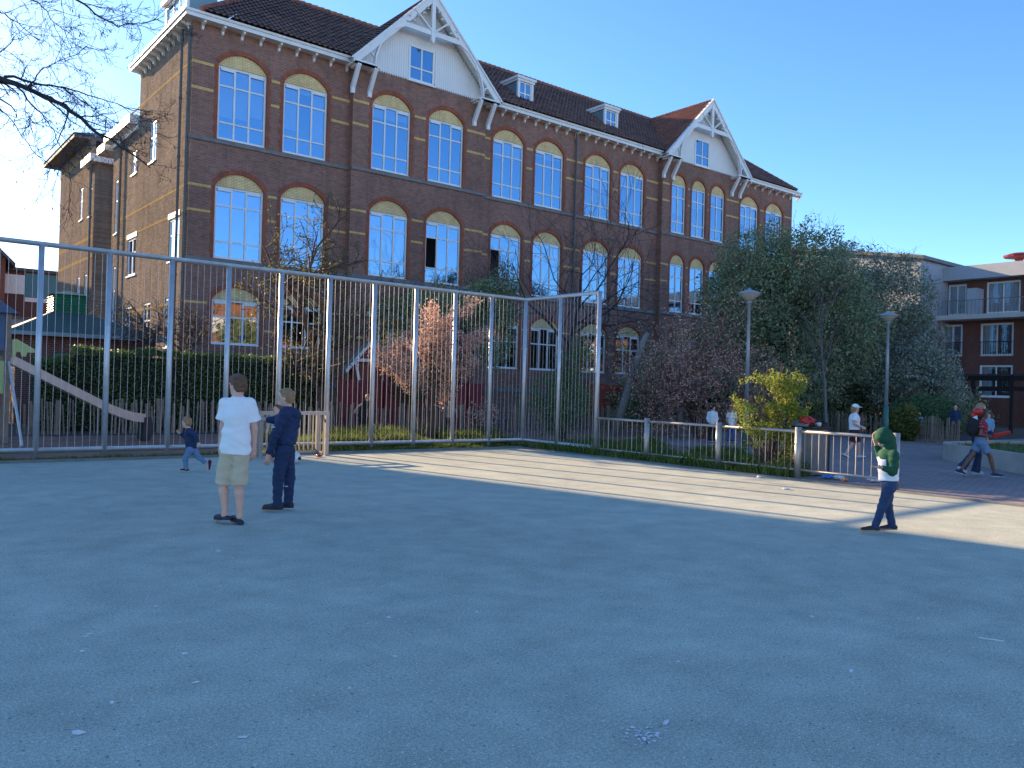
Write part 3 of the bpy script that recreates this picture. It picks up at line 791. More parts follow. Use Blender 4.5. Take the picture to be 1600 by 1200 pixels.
# red fences and play house behind
M['red_wood'] = simple('dark_red_paint', (.20,.020,.025), .6, .25, 4)
M['red_wood2'] = simple('red_brown_paint', (.24,.045,.03), .6, .25, 4)
def board_fence(p, q_, h, mat, label, post_h=None):
    t = thing('board_fence', label, 'fence', (*p, 0)); d = Vector((q_[0]-p[0], q_[1]-p[1], 0)); n = int(d.length/.13); dn = d.normalized()
    b = MB()
    for i in range(n):
        c = d*(i+.5)/n; b.bar(c, c+Vector((0,0,h+random.uniform(-.02,.02))), .115, .025, up=dn.cross(Vector((0,0,1))))
    b.build('boards', mat, t)
    b = MB()
    for z in (.35, h-.12): b.bar(Vector((0,0,z))+dn.cross(Vector((0,0,1)))*-.05, d+Vector((0,0,z))+dn.cross(Vector((0,0,1)))*-.05, .05, .09)
    b.build('rail', mat, t)
    for i in range(int(d.length/1.8)+1):
        c = dn*min(i*1.8, d.length)+dn.cross(Vector((0,0,1)))*.06; b = MB(); b.bar(c, c+Vector((0,0,(post_h or h+.08))), .12); b.build('post', mat, t)
board_fence((13.4,26.3), (19.5,26.0), 1.75, M['red_wood'], 'dark red board fence behind the boy in the dark vest', 2.2)
board_fence((26.0,27.0), (33.5,26.0), 1.9, M['red_wood2'], 'red brown board fence behind the leaning pole')
ph = thing('play_house', 'little play house with blue green roof and white bargeboards', 'play house', (15.1, 27.3, 0), rz=rad(-20)); ph.scale = (.78, .78, .92)
q = MB(); q.prism([(-.85,0),(.85,0),(.85,2.5),(0,3.45),(-.85,2.5)], 'y', -.8, .8); q.build('wall', M['red_wood2'], ph)
q = MB()
for s_ in (-1, 1): q.prism([(0,3.52),(s_*1.15,2.3),(s_*1.15,2.22),(0,3.44)], 'y', -1.0, 1.0)
q.build('roof', M['zinc'], ph)
q = MB()
for s_ in (-1, 1):
    q.prism([(0,3.56),(s_*1.2,2.28),(s_*1.2,2.1),(0,3.38)], 'y', -1.06, -1.001)
    q.bar((s_*.75,-1.03,2.6), (s_*.55,-1.03,1.8), .06, .12)
q.box(-.8, .8, -1.05, -1.002, 2.62, 2.74); q.build('bargeboard', M['white'], ph)
q = MB(); q.box(-.4, .4, -.83, -.801, 0, 1.6); q.build('door', M['dark'], ph)

# climbing poles: two grey tree-trunk posts, one leaning, with a rope between
cp = thing('climbing_poles', 'two grey tree trunk climbing posts, one leaning, joined by a thin rope', 'play frame', (21.8, 20.9, 0))
q = MB(); q.tube([(-.15,.1,-.1),(.25,-.25,1.9),(.62,-.5,3.4),(.75,-.6,3.75)], [.16,.14,.12,.08], 10); q.build('leaning_post', M['wood_grey'], cp, True)
q = MB(); q.tube([(1.7,-1.45,-.1),(1.66,-1.4,1.6),(1.62,-1.38,3.05)], [.15,.135,.12], 10)
q.tube([(1.62,-1.38,2.95),(1.80,-1.52,3.25),(1.98,-1.66,3.5)], [.09,.07,.045], 8); q.tube([(1.62,-1.38,2.95),(1.5,-1.28,3.25)], [.09,.06], 8); q.build('forked_post', M['wood_grey'], cp, True)
q = MB(); q.tube([(.6,-.48,3.3),(.9,-.75,3.22),(1.2,-1.0,3.2),(1.6,-1.36,3.24)], .018, 6); q.build('rope', M['wood_grey'], cp)

# rough timber stump at the end of the bed
stp = thing('timber_stump', 'brown bundle of upright timber posts behind the railing beside the lit bush', 'timber posts', (15.75, 10.0, 0))
for i, (dx, dy, h) in enumerate(((0,0,.98),(.13,-.10,.93),(.05,.14,.9),(-.12,.06,.86),(.2,-.26,.95))):
    q = MB(); q.tube([(dx,dy,-.1),(dx+.01,dy,h*.5),(dx+.015,dy+.01,h)], [.085,.08,.075], 9); q.build('post', M['wood'], stp, True)

# street lamps
def lamp(x, y, label):
    t = thing('street_lamp', label, 'street lamp', (x, y, 0), group='park lamps')
    q = MB(); q.lathe([(.10,-.1),(.10,.9),(.085,.95),(.085,1.35)], n=14); q.build('pole_base', M['lamp_green'], t, True)
    q = MB(); q.lathe([(.062,1.35),(.055,3.0),(.045,4.25),(.07,4.27),(.07,4.33)], n=12); q.build('pole', M['lamp_steel'], t, True)
    q = MB(); q.lathe([(.09,4.33),(.12,4.36),(.30,4.5),(.305,4.515)], n=20); q.build('diffuser', M['lamp_shade'], t, True)
    q = MB(); q.lathe([(.335,4.516),(.34,4.535),(.26,4.58),(.12,4.625),(.05,4.65),(.03,4.70)], n=20); q.build('cap', M['lamp_steel'], t, True)
M['lamp_steel'] = simple('lamp_grey', (.33,.38,.40), .4, .1, 5, metal=.3)
M['lamp_shade'] = simple('lamp_bowl', (.50,.46,.36), .35, .08, 3)
lamp(20.32, 14.43, 'tall park lamp rising behind the lit yellow green bush')
lamp(28.5, 14.45, 'park lamp standing alone to the right of the bare sapling')

# bin with bags on top
bn = thing('litter_bin', 'grey square litter bin overflowing behind the low railing', 'bin', (15.45, 9.4, 0), rz=rad(-10))
q = MB(); q.box(-.24, .24, -.24, .24, .03, .94); q.build('body', M['stone'], bn)
q = MB(); q.box(.245, .29, -.25, .25, 0, .96); q.build('side_panel', M['dark'], bn)
q = MB(); q.box(-.27, .30, -.27, .27, .961, 1.0); q.build('rim', M['dark'], bn)
q = MB()
for i in range(9):
    a0, a1 = math.pi*i/9, math.pi*(i+1)/9
    q.add([(.02-.02+.30*math.cos(a0)*1.0,-.2,1.0+.13*math.sin(a0)),(.0+.30*math.cos(a1),-.2,1.0+.13*math.sin(a1)),(.0+.30*math.cos(a1),.27,1.0+.13*math.sin(a1)),(.0+.30*math.cos(a0),.27,1.0+.13*math.sin(a0))], [(0,1,2,3)])
q.build('lid', M['zinc'], bn, True)

def crumple(name, loc, r, mat, label, cat, group=None, seed=0, flat=.6):
    bm = bmesh.new(); bmesh.ops.create_icosphere(bm, subdivisions=3, radius=1)
    for v in bm.verts:
        n_ = noise.noise(v.co*2.1+Vector((seed*7.3,0,0)))*.55+noise.noise(v.co*5+Vector((seed,3,0)))*.2
        v.co = v.co*(1+n_); v.co = Vector((v.co.x*r, v.co.y*r, v.co.z*r*flat))
    zmin = min(v.co.z for v in bm.verts)
    for v in bm.verts: v.co.z -= zmin
    me = bpy.data.meshes.new(name); bm.to_mesh(me); bm.free()
    o = link_mesh(name, me, mat); o.location = loc; tag(o, label, cat, group); return o
M['bag_red'] = simple('red_plastic_bag', (.50,.03,.02), .25, .2, 20)
M['bag_white'] = simple('white_plastic', (.72,.73,.74), .4, .08, 20)
M['bag_blue'] = simple('blue_plastic', (.05,.20,.50), .35, .15, 20)
M['bag_orange'] = simple('orange_paper', (.45,.22,.08), .6, .2, 20)
crumple('plastic_bag', (15.27,9.37,1.0), .13, M['bag_red'], 'shiny red plastic bag on top of the full litter bin', 'bag', seed=1, flat=.75)
crumple('paper_ball', (15.51,9.27,1.0), .07, M['bag_white'], 'crumpled pale paper on the bin beside the red bag', 'paper', seed=2)
for i, (x, y, r, mt, lb, ct) in enumerate(((15.0,8.75,.11,'bag_blue','blue plastic wrapper under the railing in front of the bin','wrapper'),
        (15.1,8.55,.1,'bag_white','white paper heap on the ground in front of the bin','paper'),
        (15.35,8.0,.12,'bag_white','white plastic bag on the paving right of the bin','bag'),
        (14.95,8.35,.07,'bag_orange','orange paper scrap at the foot of the bin','paper'),
        (14.95,9.6,.07,'bag_red','small red wrapper on the soil under the lit bush','wrapper'),
        (8.02,16.55,.07,'bag_red','flat red wrapper lying inside the goal','wrapper'),
        (13.85,9.5,.05,'bag_white','white scrap by the kerb on the sunlit court','paper'),
        (12.6,8.1,.045,'bag_white','white scrap in the middle of the sunlit strip','paper'))):
    crumple('litter', (x, y, 0), r, M[mt], lb, ct, seed=10+i, flat=.4)
# scraps and chips scattered over the court
def scrap(name, x, y, r, mat, label, cat, group, rz, n=5, thick=.003):
    pts = [(r*(1+.4*random.uniform(-1,1))*math.cos(2*math.pi*i/n), r*.55*(1+.4*random.uniform(-1,1))*math.sin(2*math.pi*i/n)) for i in range(n)]
    b = MB(); b.prism(pts, 'z', .001, thick+.004*random.random()); o = b.build(name, mat); o.location = (x, y, .002); o.rotation_euler = (random.uniform(-.06,.06), random.uniform(-.06,.06), rz)
    tag(o, label, cat, group)
# ------------------------------------------------------------------ plants
def leaf_mat(name, cols, trans=.3, rough=.55):
    mt, t, b = new_mat(name)
    g = t.nodes.new('ShaderNodeNewGeometry')
    n = len(cols)
    c = ramp(t, g.outputs['Random Per Island'], [(i/max(1, n-1), c_) for i, c_ in enumerate(cols)])
    t.links.new(c, b.inputs['Base Color']); b.inputs['Roughness'].default_value = rough
    b.inputs['Specular IOR Level'].default_value = .35
    tl = t.nodes.new('ShaderNodeBsdfTranslucent'); t.links.new(c, tl.inputs['Color'])
    mx = t.nodes.new('ShaderNodeMixShader'); mx.inputs[0].default_value = trans
    out = [q for q in t.nodes if q.type == 'OUTPUT_MATERIAL'][0]
    t.links.new(b.outputs[0], mx.inputs[1]); t.links.new(tl.outputs[0], mx.inputs[2]); t.links.new(mx.outputs[0], out.inputs['Surface'])
    return mt
M['bark'] = simple('bark', (.085,.062,.048), .9, .35, 6, bmp=.6, fine=40)
M['bark_dark'] = simple('dark_bark', (.035,.028,.026), .9, .35, 6, bmp=.6, fine=40)
M['bark_red'] = simple('reddish_bark', (.14,.075,.05), .9, .35, 6, bmp=.6, fine=40)
M['bark_pale'] = simple('pale_bark', (.20,.19,.175), .85, .3, 6, bmp=.4, fine=40)
M['leaf_dark'] = leaf_mat('dark_evergreen_leaf', [(.14,.20,.105),(.21,.275,.13),(.32,.35,.19),(.175,.235,.14)], .15, .42)
M['leaf_ever2'] = leaf_mat('blue_green_leaf', [(.155,.22,.14),(.23,.295,.18),(.42,.45,.36),(.18,.245,.165)], .15, .38)
M['blossom'] = leaf_mat('white_blossom', [(.35,.37,.33),(.5,.52,.5),(.3,.33,.28)], .3)
M['hedge_leaf'] = leaf_mat('hedge_leaf', [(.065,.115,.032),(.105,.16,.048),(.16,.22,.062)], .25)
M['leaf_lime'] = leaf_mat('lime_leaf', [(.22,.30,.035),(.30,.36,.05),(.36,.34,.08),(.16,.24,.03)], .45)
M['leaf_new'] = leaf_mat('new_leaf', [(.20,.20,.05),(.13,.16,.04),(.25,.20,.06)], .4)
M['leaf_pink'] = leaf_mat('pink_bronze_leaf', [(.66,.38,.29),(.74,.48,.37),(.58,.33,.24),(.72,.55,.44)], .35)
M['leaf_mauve'] = leaf_mat('mauve_bud', [(.80,.44,.30),(.85,.52,.38),(.70,.38,.26)], .25)
M['leaf_shrub'] = leaf_mat('shrub_leaf', [(.06,.13,.055),(.095,.18,.07),(.14,.22,.085)], .25)
M['twig_mauve'] = simple('mauve_twig', (.27,.16,.135), .9, .3, 10)
M['twig'] = simple('twig', (.10,.07,.055), .9, .3, 10)
M['twig_dark'] = simple('dark_twig', (.045,.036,.05), .9, .3, 10)
M['grass'] = leaf_mat('grass_blade', [(.09,.16,.03),(.14,.21,.04),(.25,.26,.08),(.11,.17,.03)], .4)

def rand_dirs(n):
    v = rng.normal(size=(n, 3)); return v/np.linalg.norm(v, axis=1, keepdims=True)

def leaves(name, centers, size, mat, parent=None, droop=0., aspect=.5, jitter=0.):
    c = np.asarray(centers, float)
    n = len(c)
    if jitter: c = c+rng.normal(scale=jitter, size=c.shape)
    d = rand_dirs(n); d[:, 2] -= droop; d /= np.linalg.norm(d, axis=1, keepdims=True)
    s = np.cross(d, rand_dirs(n)); s /= np.linalg.norm(s, axis=1, keepdims=True)
    k = (size*rng.uniform(.55, 1.3, n))[:, None]
    v = np.stack([c, c+d*k*.5+s*k*aspect*.5, c+d*k, c+d*k*.5-s*k*aspect*.5], 1).reshape(-1, 3)
    return link_mesh(name, np_mesh(name, v, 4, np.arange(n*4)), mat, parent)

def grow(start, d, length, r, level, maxl, out, tips, o):
    """a branch as a wandering polyline, its side branches recursively; out gets (points, radii, level)"""
    n = max(3, int(length/o.get('step', .35))+2); n = min(n, 9)
    pts = [Vector(start)]; d = Vector(d).normalized(); rs = [r]
    for i in range(n):
        w_ = o.get('wob', .22)
        d = (d+Vector((random.gauss(0,w_), random.gauss(0,w_), random.gauss(0,w_*.8)+o.get('up', .05)*(1 if level else .3)))).normalized()
        pts.append(pts[-1]+d*length/n); rs.append(max(o.get('rmin', .003), r*(1-(i+1)/n*o.get('taper', .62))))
    out.append((pts, rs, level))
    if level >= maxl:
        tips += pts[1:]; return
    k = o['kids'][min(level, len(o['kids'])-1)]
    lo = o.get('lo', [.45,.2,.15])[min(level, 2)]
    for i in range(k):
        f = lo+(1-lo)*(i+random.random()*.8)/k
        j = min(n-1, int(f*n)); p = pts[j].lerp(pts[j+1], f*n-j) if f < 1 else pts[-1]
        ax = (pts[j+1]-pts[j]).normalized(); side = ax.orthogonal().normalized()
        side.rotate(Matrix.Rotation(random.uniform(0, 2*math.pi), 3, ax))
        an = rad(random.uniform(*o.get('ang', (30, 60))))
        nd = ax*math.cos(an)+side*math.sin(an)
        ll = length*random.uniform(*o.get('shrink', (.5,.75)))*(1.1-.4*f if level else 1)
        grow(p, nd, ll, max(o.get('rmin', .003), rs[j]*o.get('rk', .6)), level+1, maxl, out, tips, o)

def wood(out, name, mat, parent, lv):
    b = MB()
    for pts, rs, l in out:
        if l in lv: b.tube(pts, rs, 7 if l == 0 else (5 if l == 1 else 3), cap=False)
    return b.build(name, mat, parent, True) if b.v else None

def tree(name, label, cat, loc, h, r, opts, levels, bark='bark', twig='twig', leaf=None, lsize=.08, per=2, group=None, jit=.08, stems=1, lean=(0,0), droop=0., tip_only=False):
    random.seed(sum(ord(ch_)*(i_+1) for i_, ch_ in enumerate(label)))
    t = thing(name, label, cat, loc, group=group); out, tips = [], []
    for s_ in range(stems):
        a = 2*math.pi*s_/stems+random.random()
        d0 = Vector((lean[0]+(.28*math.cos(a) if stems > 1 else 0), lean[1]+(.28*math.sin(a) if stems > 1 else 0), 1))
        grow(Vector((.12*math.cos(a),.12*math.sin(a),-.1)) if stems > 1 else (0,0,-.1), d0, h*random.uniform(.85,1) if stems > 1 else h, r, 0, levels, out, tips, opts)
    wood(out, 'trunk', M[bark], t, (0, 1))
    wood(out, 'twigs', M[twig], t, tuple(range(2, levels+1)))
    if leaf:
        P = np.array([tuple(p) for p in tips for _ in range(per)])
        leaves('crown', P, lsize, M[leaf], t, droop, jitter=jit)
    return t

def blob_crown(ells, n, edge=.35, gap=.55, seed=0.):
    """points through the outer volume of several ellipsoids, thinned by noise so that gaps open"""
    pts = []
    vol = [e[1][0]*e[1][1]*e[1][2] for e in ells]; tot = sum(vol)
    for (c, r), v in zip(ells, vol):
        k = int(n*v/tot*2.1)
        d = rand_dirs(k); rr = (rng.uniform(edge**3, 1, k))**(1/3.)
        p = d*rr[:, None]*np.array(r)
        # ragged outline
        s = np.array([1+.28*noise.noise(Vector(q*2.3)+Vector((c[0]+seed, c[1], c[2])))+.18*noise.noise(Vector(q*6)+Vector((c[0], seed, c[2]))) for q in d])
        p = p*s[:, None]+np.array(c)
        keep = np.array([noise.noise(Vector(q*1.15)+Vector((seed, 0, 0)))*.6+noise.noise(Vector(q*2.9)+Vector((0, seed, 0)))*.5 > -.55+gap for q in p])
        pts.append(p[keep])
    return np.concatenate(pts)

def big_tree(label, loc, ells, n, mat, lsize, trunk_r=.2, bark='bark_dark', blossom=0, group=None, gap=.42, seed=1.):
    t = thing('evergreen_tree', label, 'tree', loc, group=group)
    out, tips = [], []
    top = max(e[0][2]+e[1][2]*.5 for e in ells)
    grow((0,0,-.1), (0,0,1), top*.72, trunk_r, 0, 2, out, tips, dict(kids=[9,5], wob=.12, ang=(40,75), shrink=(.35,.55), lo=[.25,.2,.2], rmin=.012))
    wood(out, 'trunk', M[bark], t, (0,1,2))
    P = blob_crown(ells, n, gap=gap, seed=seed)
    leaves('crown', P, lsize, M[mat], t, .2, .55)
    if blossom:
        leaves('blossom', P[rng.random(len(P)) < blossom], lsize*.8, M['blossom'], t, 0, .8, jitter=.08)
    # bare shoots sticking out of the top
    sh = MB()
    for _ in range(150):
        e = ells[random.randrange(len(ells))]; a = random.uniform(0, 2*math.pi); q = random.uniform(.1, .95)
        p = Vector((e[0][0]+e[1][0]*q*math.cos(a), e[0][1]+e[1][1]*q*math.sin(a), e[0][2]+e[1][2]*math.sqrt(1-q*q)*.9))
        L_ = random.uniform(.3, .95); d = Vector((random.gauss(0,.35), random.gauss(0,.35), 1)).normalized()
        m_ = p+d*L_*.5; e_ = m_+(d+Vector((random.gauss(0,.3), random.gauss(0,.3), 0)))*L_*.5
        sh.tube([p, m_, e_], [.011,.008,.005], 3, cap=False)
        for _k in range(3):
            f = random.random(); s0 = p.lerp(e_, f); sh.tube([s0, s0+Vector((random.gauss(0,.25), random.gauss(0,.25), random.uniform(.05,.35)))], [.006,.004], 3, cap=False)
    sh.build('shoots', M['twig'], t)
    return t

# the two big masses on the right, with undergrowth below
big_tree('big dark green evergreen tree overlapping the right end of the school', (32.4,21.4,0),
    [((-.8,.6,6.6),(2.3,2.3,2.5)),((1.0,-.5,6.9),(2.3,2.3,2.5)),((.2,.3,4.2),(2.9,2.8,2.4)),((-1.6,1.3,5.2),(1.7,1.7,2.2)),((2.2,-1.8,4.6),(2.0,2.0,2.5)),((0,0,2.2),(2.9,2.9,1.3))], 52000, 'leaf_dark', .13, gap=.40, seed=2.)
big_tree('rounded blue green evergreen tree beside the brick apartment house', (39.8,20.9,0),
    [((-1.4,1.1,6.7),(2.3,2.3,2.4)),((.6,-.5,6.3),(2.2,2.2,2.5)),((.9,-.8,4.0),(2.3,2.3,2.1)),((-1.2,1.0,4.2),(2.5,2.5,2.4)),((0,0,2.6),(2.5,2.5,1.6))], 52000, 'leaf_ever2', .125, gap=.38, seed=5., blossom=.025)
big_tree('white blossoming shrub tree at the edge of the apartment house', (38.4,18.0,0),
    [((0,0,2.9),(1.6,1.6,1.5)),((.6,-.6,2.1),(1.3,1.3,1.2)),((-.8,.8,2.4),(1.3,1.3,1.2))], 9000, 'leaf_ever2', .13, trunk_r=.1, gap=.4, seed=9., blossom=.30)
big_tree('dark leafy tree behind the top of the mauve tree', (31.2,24.8,0),
    [((0,0,3.0),(2.0,2.0,1.7)),((-1.2,.8,2.4),(1.8,1.8,1.5)),((.8,-.6,2.0),(2.0,2.0,1.5))], 13000, 'leaf_dark', .16, trunk_r=.14, gap=.42, seed=11.)
big_tree('dark green ivy clad tree against the middle of the school', (18.9,27.2,0),
    [((-.6,.5,4.6),(1.9,1.9,1.0)),((.9,-.5,4.9),(1.5,1.5,1.1)),((1.5,-1.0,5.2),(.9,.9,1.3)),((-1.9,1.3,4.4),(1.2,1.2,.75)),((1.2,-.9,3.6),(.9,.9,1.4))], 13000, 'leaf_dark', .12, trunk_r=.13, gap=.40, seed=21.)
def shrub(label, loc, ells, n, mat, lsize, gap=.35, seed=0., group=None, name='shrub'):
    t = thing(name, label, 'shrub', loc, group=group); st_ = MB()
    for _ in range(9):
        e = ells[random.randrange(len(ells))]
        st_.tube([(random.gauss(0,.08), random.gauss(0,.08), -.05), (e[0][0]*.5+random.gauss(0,.1), e[0][1]*.5+random.gauss(0,.1), e[0][2]*.5), (e[0][0]+random.gauss(0,.2), e[0][1]+random.gauss(0,.2), e[0][2]+e[1][2]*.5)], [.03,.02,.008], 4, cap=False)
    st_.build('stems', M['bark'], t)
    leaves('foliage', blob_crown(ells, n, edge=.2, gap=gap, seed=seed), lsize, M[mat], t, 0, .5)
    return t
for i, (x, y, s_, lb) in enumerate(((36.0,23.4,1.5,'dark undergrowth shrub between the two big trees'),(38.0,22.2,1.5,'dark undergrowth shrub under the blue green tree'),(42.5,21.5,1.8,'dark undergrowth shrub behind the white blossoming tree'),
        (29.0,26.6,1.3,'dark undergrowth shrub behind the mauve tree'),(33.6,24.6,1.5,'dark undergrowth shrub under the big dark tree'),(45.0,20.2,1.6,'dark undergrowth shrub in front of the apartment house'))):
    shrub(lb, (x,y,0), [((0,0,.9),(1.7*s_,1.7*s_,1.0*s_)),((.6,.3,1.5),(1.1*s_,1.1*s_,.9*s_))], 4200, 'leaf_dark', .17, gap=.2, seed=30.+i, group='dark undergrowth')
shrub('bright green low shrub beside the sapling foot', (34.0,21.4,0), [((0,0,.8),(.9,.9,.6)),((.6,-.4,.7),(.7,.7,.5))], 2500, 'leaf_shrub', .11, gap=.2, seed=50.)
shrub('rounded olive shrub behind the paling fence at right', (35.5,16.2,0), [((0,0,1.0),(1.4,1.4,.85))], 3800, 'leaf_shrub', .10, gap=.25, seed=51.)
shrub('pale dry grass clump against the paling fence', (32.2,15.6,0), [((0,0,.6),(.6,.6,.75))], 1500, 'leaf_new', .16, gap=.2, seed=52.)
shrub('tall loose green shrub behind the short side of the ball fence', (16.8,18.4,0), [((0,0,1.2),(1.0,1.0,1.1)),((.3,-.2,2.2),(.7,.7,.9)),((-.5,.4,1.0),(.8,.8,.9)),((.3,-.3,2.9),(.35,.35,.6))], 6500, 'leaf_shrub', .085, gap=.5, seed=53.)
shrub('dark green shrub between the two climbing posts', (24.0,21.6,0), [((0,0,.95),(1.0,1.0,.7))], 2600, 'leaf_shrub', .10, gap=.25, seed=54.)
shrub('small brown leaved shrub by the corner of the ball fence', (14.1,18.9,0), [((0,0,.6),(.55,.5,.7))], 420, 'leaf_pink', .07, gap=.5, seed=55.)
shrub('green bush in front of the play house', (16.2,26.4,0), [((0,0,1.6),(.9,.7,1.0))], 2400, 'leaf_shrub', .10, gap=.25, seed=56.)

# hedge
hg = thing('clipped_hedge', 'long clipped dark green hedge in front of the school corner', 'hedge', (9.2,27.2,0))
q = MB(); q.box(-4.0, 4.1, -.30, .30, 0, 2.22); q.box(-5.0, -4.0, -.25, .25, 0, 1.95); q.build('core', M['hedge_core'] if 'hedge_core' in M else simple('hedge_inside', (.012,.018,.008), .95), hg)
N = 26000
u = rng.uniform(-5.0, 4.2, N); z = rng.uniform(0, 1, N); f = rng.random(N)
top = np.where(u < -4.0, 2.05, 2.36)+np.array([.09*noise.noise(Vector((a*.9, 3, 0)))+.05*noise.noise(Vector((a*3.1, 7, 0))) for a in u])
yy = np.where(f < .55, -.36+rng.normal(0,.05,N), rng.uniform(-.38,.38,N)); zz = np.where(f < .55, z*top, top+rng.normal(0,.05,N))
yy += np.array([.10*noise.noise(Vector((a*1.3, b*1.6, 1))) for a, b in zip(u, zz)])
leaves('foliage', np.stack([u,yy,zz], 1), .085, M['hedge_leaf'], hg, 0, .55)

# pleached trees left of the school front
random.seed(77)
for i, (x, y, lb) in enumerate(((7.7,28.5,'bare pleached tree nearest the hut, its twigs trimmed flat'),(8.95,28.5,'bare pleached tree in front of the school corner, trimmed flat'))):
    t = thing('pleached_tree', lb, 'tree', (x,y,0), group='bare pleached trees'); out, tips = [], []
    out.append(([Vector((0,0,-.1)),Vector((.03,0,1.4)),Vector((0,.02,2.6))], [.11,.10,.09], 0))
    for k in range(7):
        a = random.uniform(0, 2*math.pi); grow((0,0,2.3+.12*k), (math.cos(a)*1.2, math.sin(a)*.8, .75), 1.35, .05, 1, 3, out, tips, dict(kids=[0,8,6], wob=.3, up=.04, ang=(25,70), shrink=(.4,.7), rmin=.008, step=.25))
    wood(out, 'trunk', M['bark'], t, (0,1)); wood(out, 'twigs', M['twig'], t, (2,3))

# the tree with sparse new leaves in front of the school corner
tree('young_tree', 'slender brown tree with sparse yellow green new leaves at the end of the hedge', 'tree', (12.9,26.6,0), 6.0, .17,
    dict(kids=[14,8,6], wob=.17, up=.05, ang=(45,85), shrink=(.36,.62), lo=[.28,.15,.1], rmin=.010), 3, 'bark_red', 'twig', 'leaf_new', .085, 2, jit=.05)
tree('bare_tree', 'bare dark tree standing close to the school beside the drainpipe', 'tree', (22.4,24.4,0), 7.0, .11,
    dict(kids=[10,7,5], wob=.2, up=.06, ang=(30,65), shrink=(.45,.75), lo=[.35,.2,.1], rmin=.007), 3, 'bark_dark', 'twig_dark')
tree('flowering_tree', 'round pink bronze flowering tree just behind the tall ball fence', 'tree', (13.0,20.0,0), 3.4, .07,
    dict(kids=[11,8,6], wob=.16, up=.10, ang=(25,60), shrink=(.24,.42), lo=[.42,.15,.1], rmin=.004), 3, 'bark', 'twig', 'leaf_pink', .08, 4, jit=.07, stems=4)
tree('budding_tree', 'wide mauve budding tree with many stems beside the left park lamp', 'tree', (23.9,18.9,0), 3.3, .09,
    dict(kids=[9,6,5], wob=.22, up=.05, ang=(30,75), shrink=(.5,.8), lo=[.25,.15,.1], rmin=.006), 3, 'bark_red', 'twig_mauve', 'leaf_mauve', .075, 2, jit=.06, stems=5)
tree('sapling', 'bare pale sapling in front of the two big evergreen trees', 'tree', (31.2,18.3,0), 5.4, .075,
    dict(kids=[18,6,4], wob=.025, up=.05, ang=(25,50), shrink=(.24,.42), lo=[.42,.2,.1], rmin=.006, taper=.8), 3, 'bark_pale', 'twig')
lb_ = shrub('sunlit yellow green bush growing beside the railing', (14.95,10.05,0), [((0,0,.55),(.56,.56,.6)),((-.22,.18,1.1),(.50,.50,.48)),((.12,-.10,1.55),(.44,.44,.50)),((.42,-.34,1.45),(.36,.36,.30)),((.16,-.12,2.15),(.24,.24,.34)),((-.3,.24,1.85),(.30,.30,.24)),((.36,-.28,1.9),(.32,.32,.26)),((-.05,.04,1.35),(.5,.5,.3)),((-.42,.34,1.5),(.26,.26,.26)),((.5,-.4,.95),(.3,.3,.3))], 8600, 'leaf_lime', .064, gap=.52, seed=73., name='lit_bush')
q = MB()
for _ in range(26):
    a = Vector((random.gauss(0,.07), random.gauss(0,.07), 0)); e = Vector((random.gauss(.08,.36), random.gauss(-.06,.36), random.uniform(.8,2.3)))
    m1 = a.lerp(e, .4)+Vector((random.gauss(0,.07), random.gauss(0,.07), .12)); q.tube([a, m1, a.lerp(e,.75)+Vector((random.gauss(0,.06), random.gauss(0,.06), .05)), e], [.014,.011,.007,.004], 4, cap=False)
q.tube([(.2,-.15,1.3),(.55,-.45,1.35),(.62,-.52,1.1),(.68,-.56,1.12)], [.012,.009,.007,.004], 4); q.tube([(.2,-.15,1.75),(.5,-.4,1.9),(.72,-.58,1.95)], [.011,.008,.004], 4)
q.build('branches', M['bark_red'], lb_)
tree('bare_tree', 'thin bare tree at the right edge in front of the apartment house', 'tree', (40.2,10.4,0), 6.6, .05,
    dict(kids=[8,5,4], wob=.16, up=.05, ang=(30,60), shrink=(.4,.62), lo=[.35,.2,.1], rmin=.006), 3, 'bark_dark', 'twig_dark')
for i, (x, y, h, lb) in enumerate(((3.6,36.0,4.6,'yellowish young tree behind the hut vent, seen past its left side'),(1.5,33.0,4.4,'yellowish young tree left of the hut, cut by the picture edge'),(5.4,41.0,5.2,'yellowish young tree against the rear wing of the school'))):
    tree('young_tree', lb, 'tree', (x,y,0), h*.62, .07, dict(kids=[8,6,4], wob=.2, up=.06, ang=(25,60), shrink=(.45,.75), lo=[.2,.15,.1], rmin=.006), 3, 'bark', 'twig', 'leaf_new', .10, 1, group='yellowish young trees', jit=.08, stems=3)
# trees beyond the rooftops at right
for i, (x, y, h, lb) in enumerate(()):
    tree('bare_tree', lb, 'tree', (x,y,0), h*.75, .07, dict(kids=[12,8,5], wob=.14, up=.05, ang=(30,60), shrink=(.4,.6), lo=[.4,.2,.1], rmin=.012), 3, 'bark', 'twig')

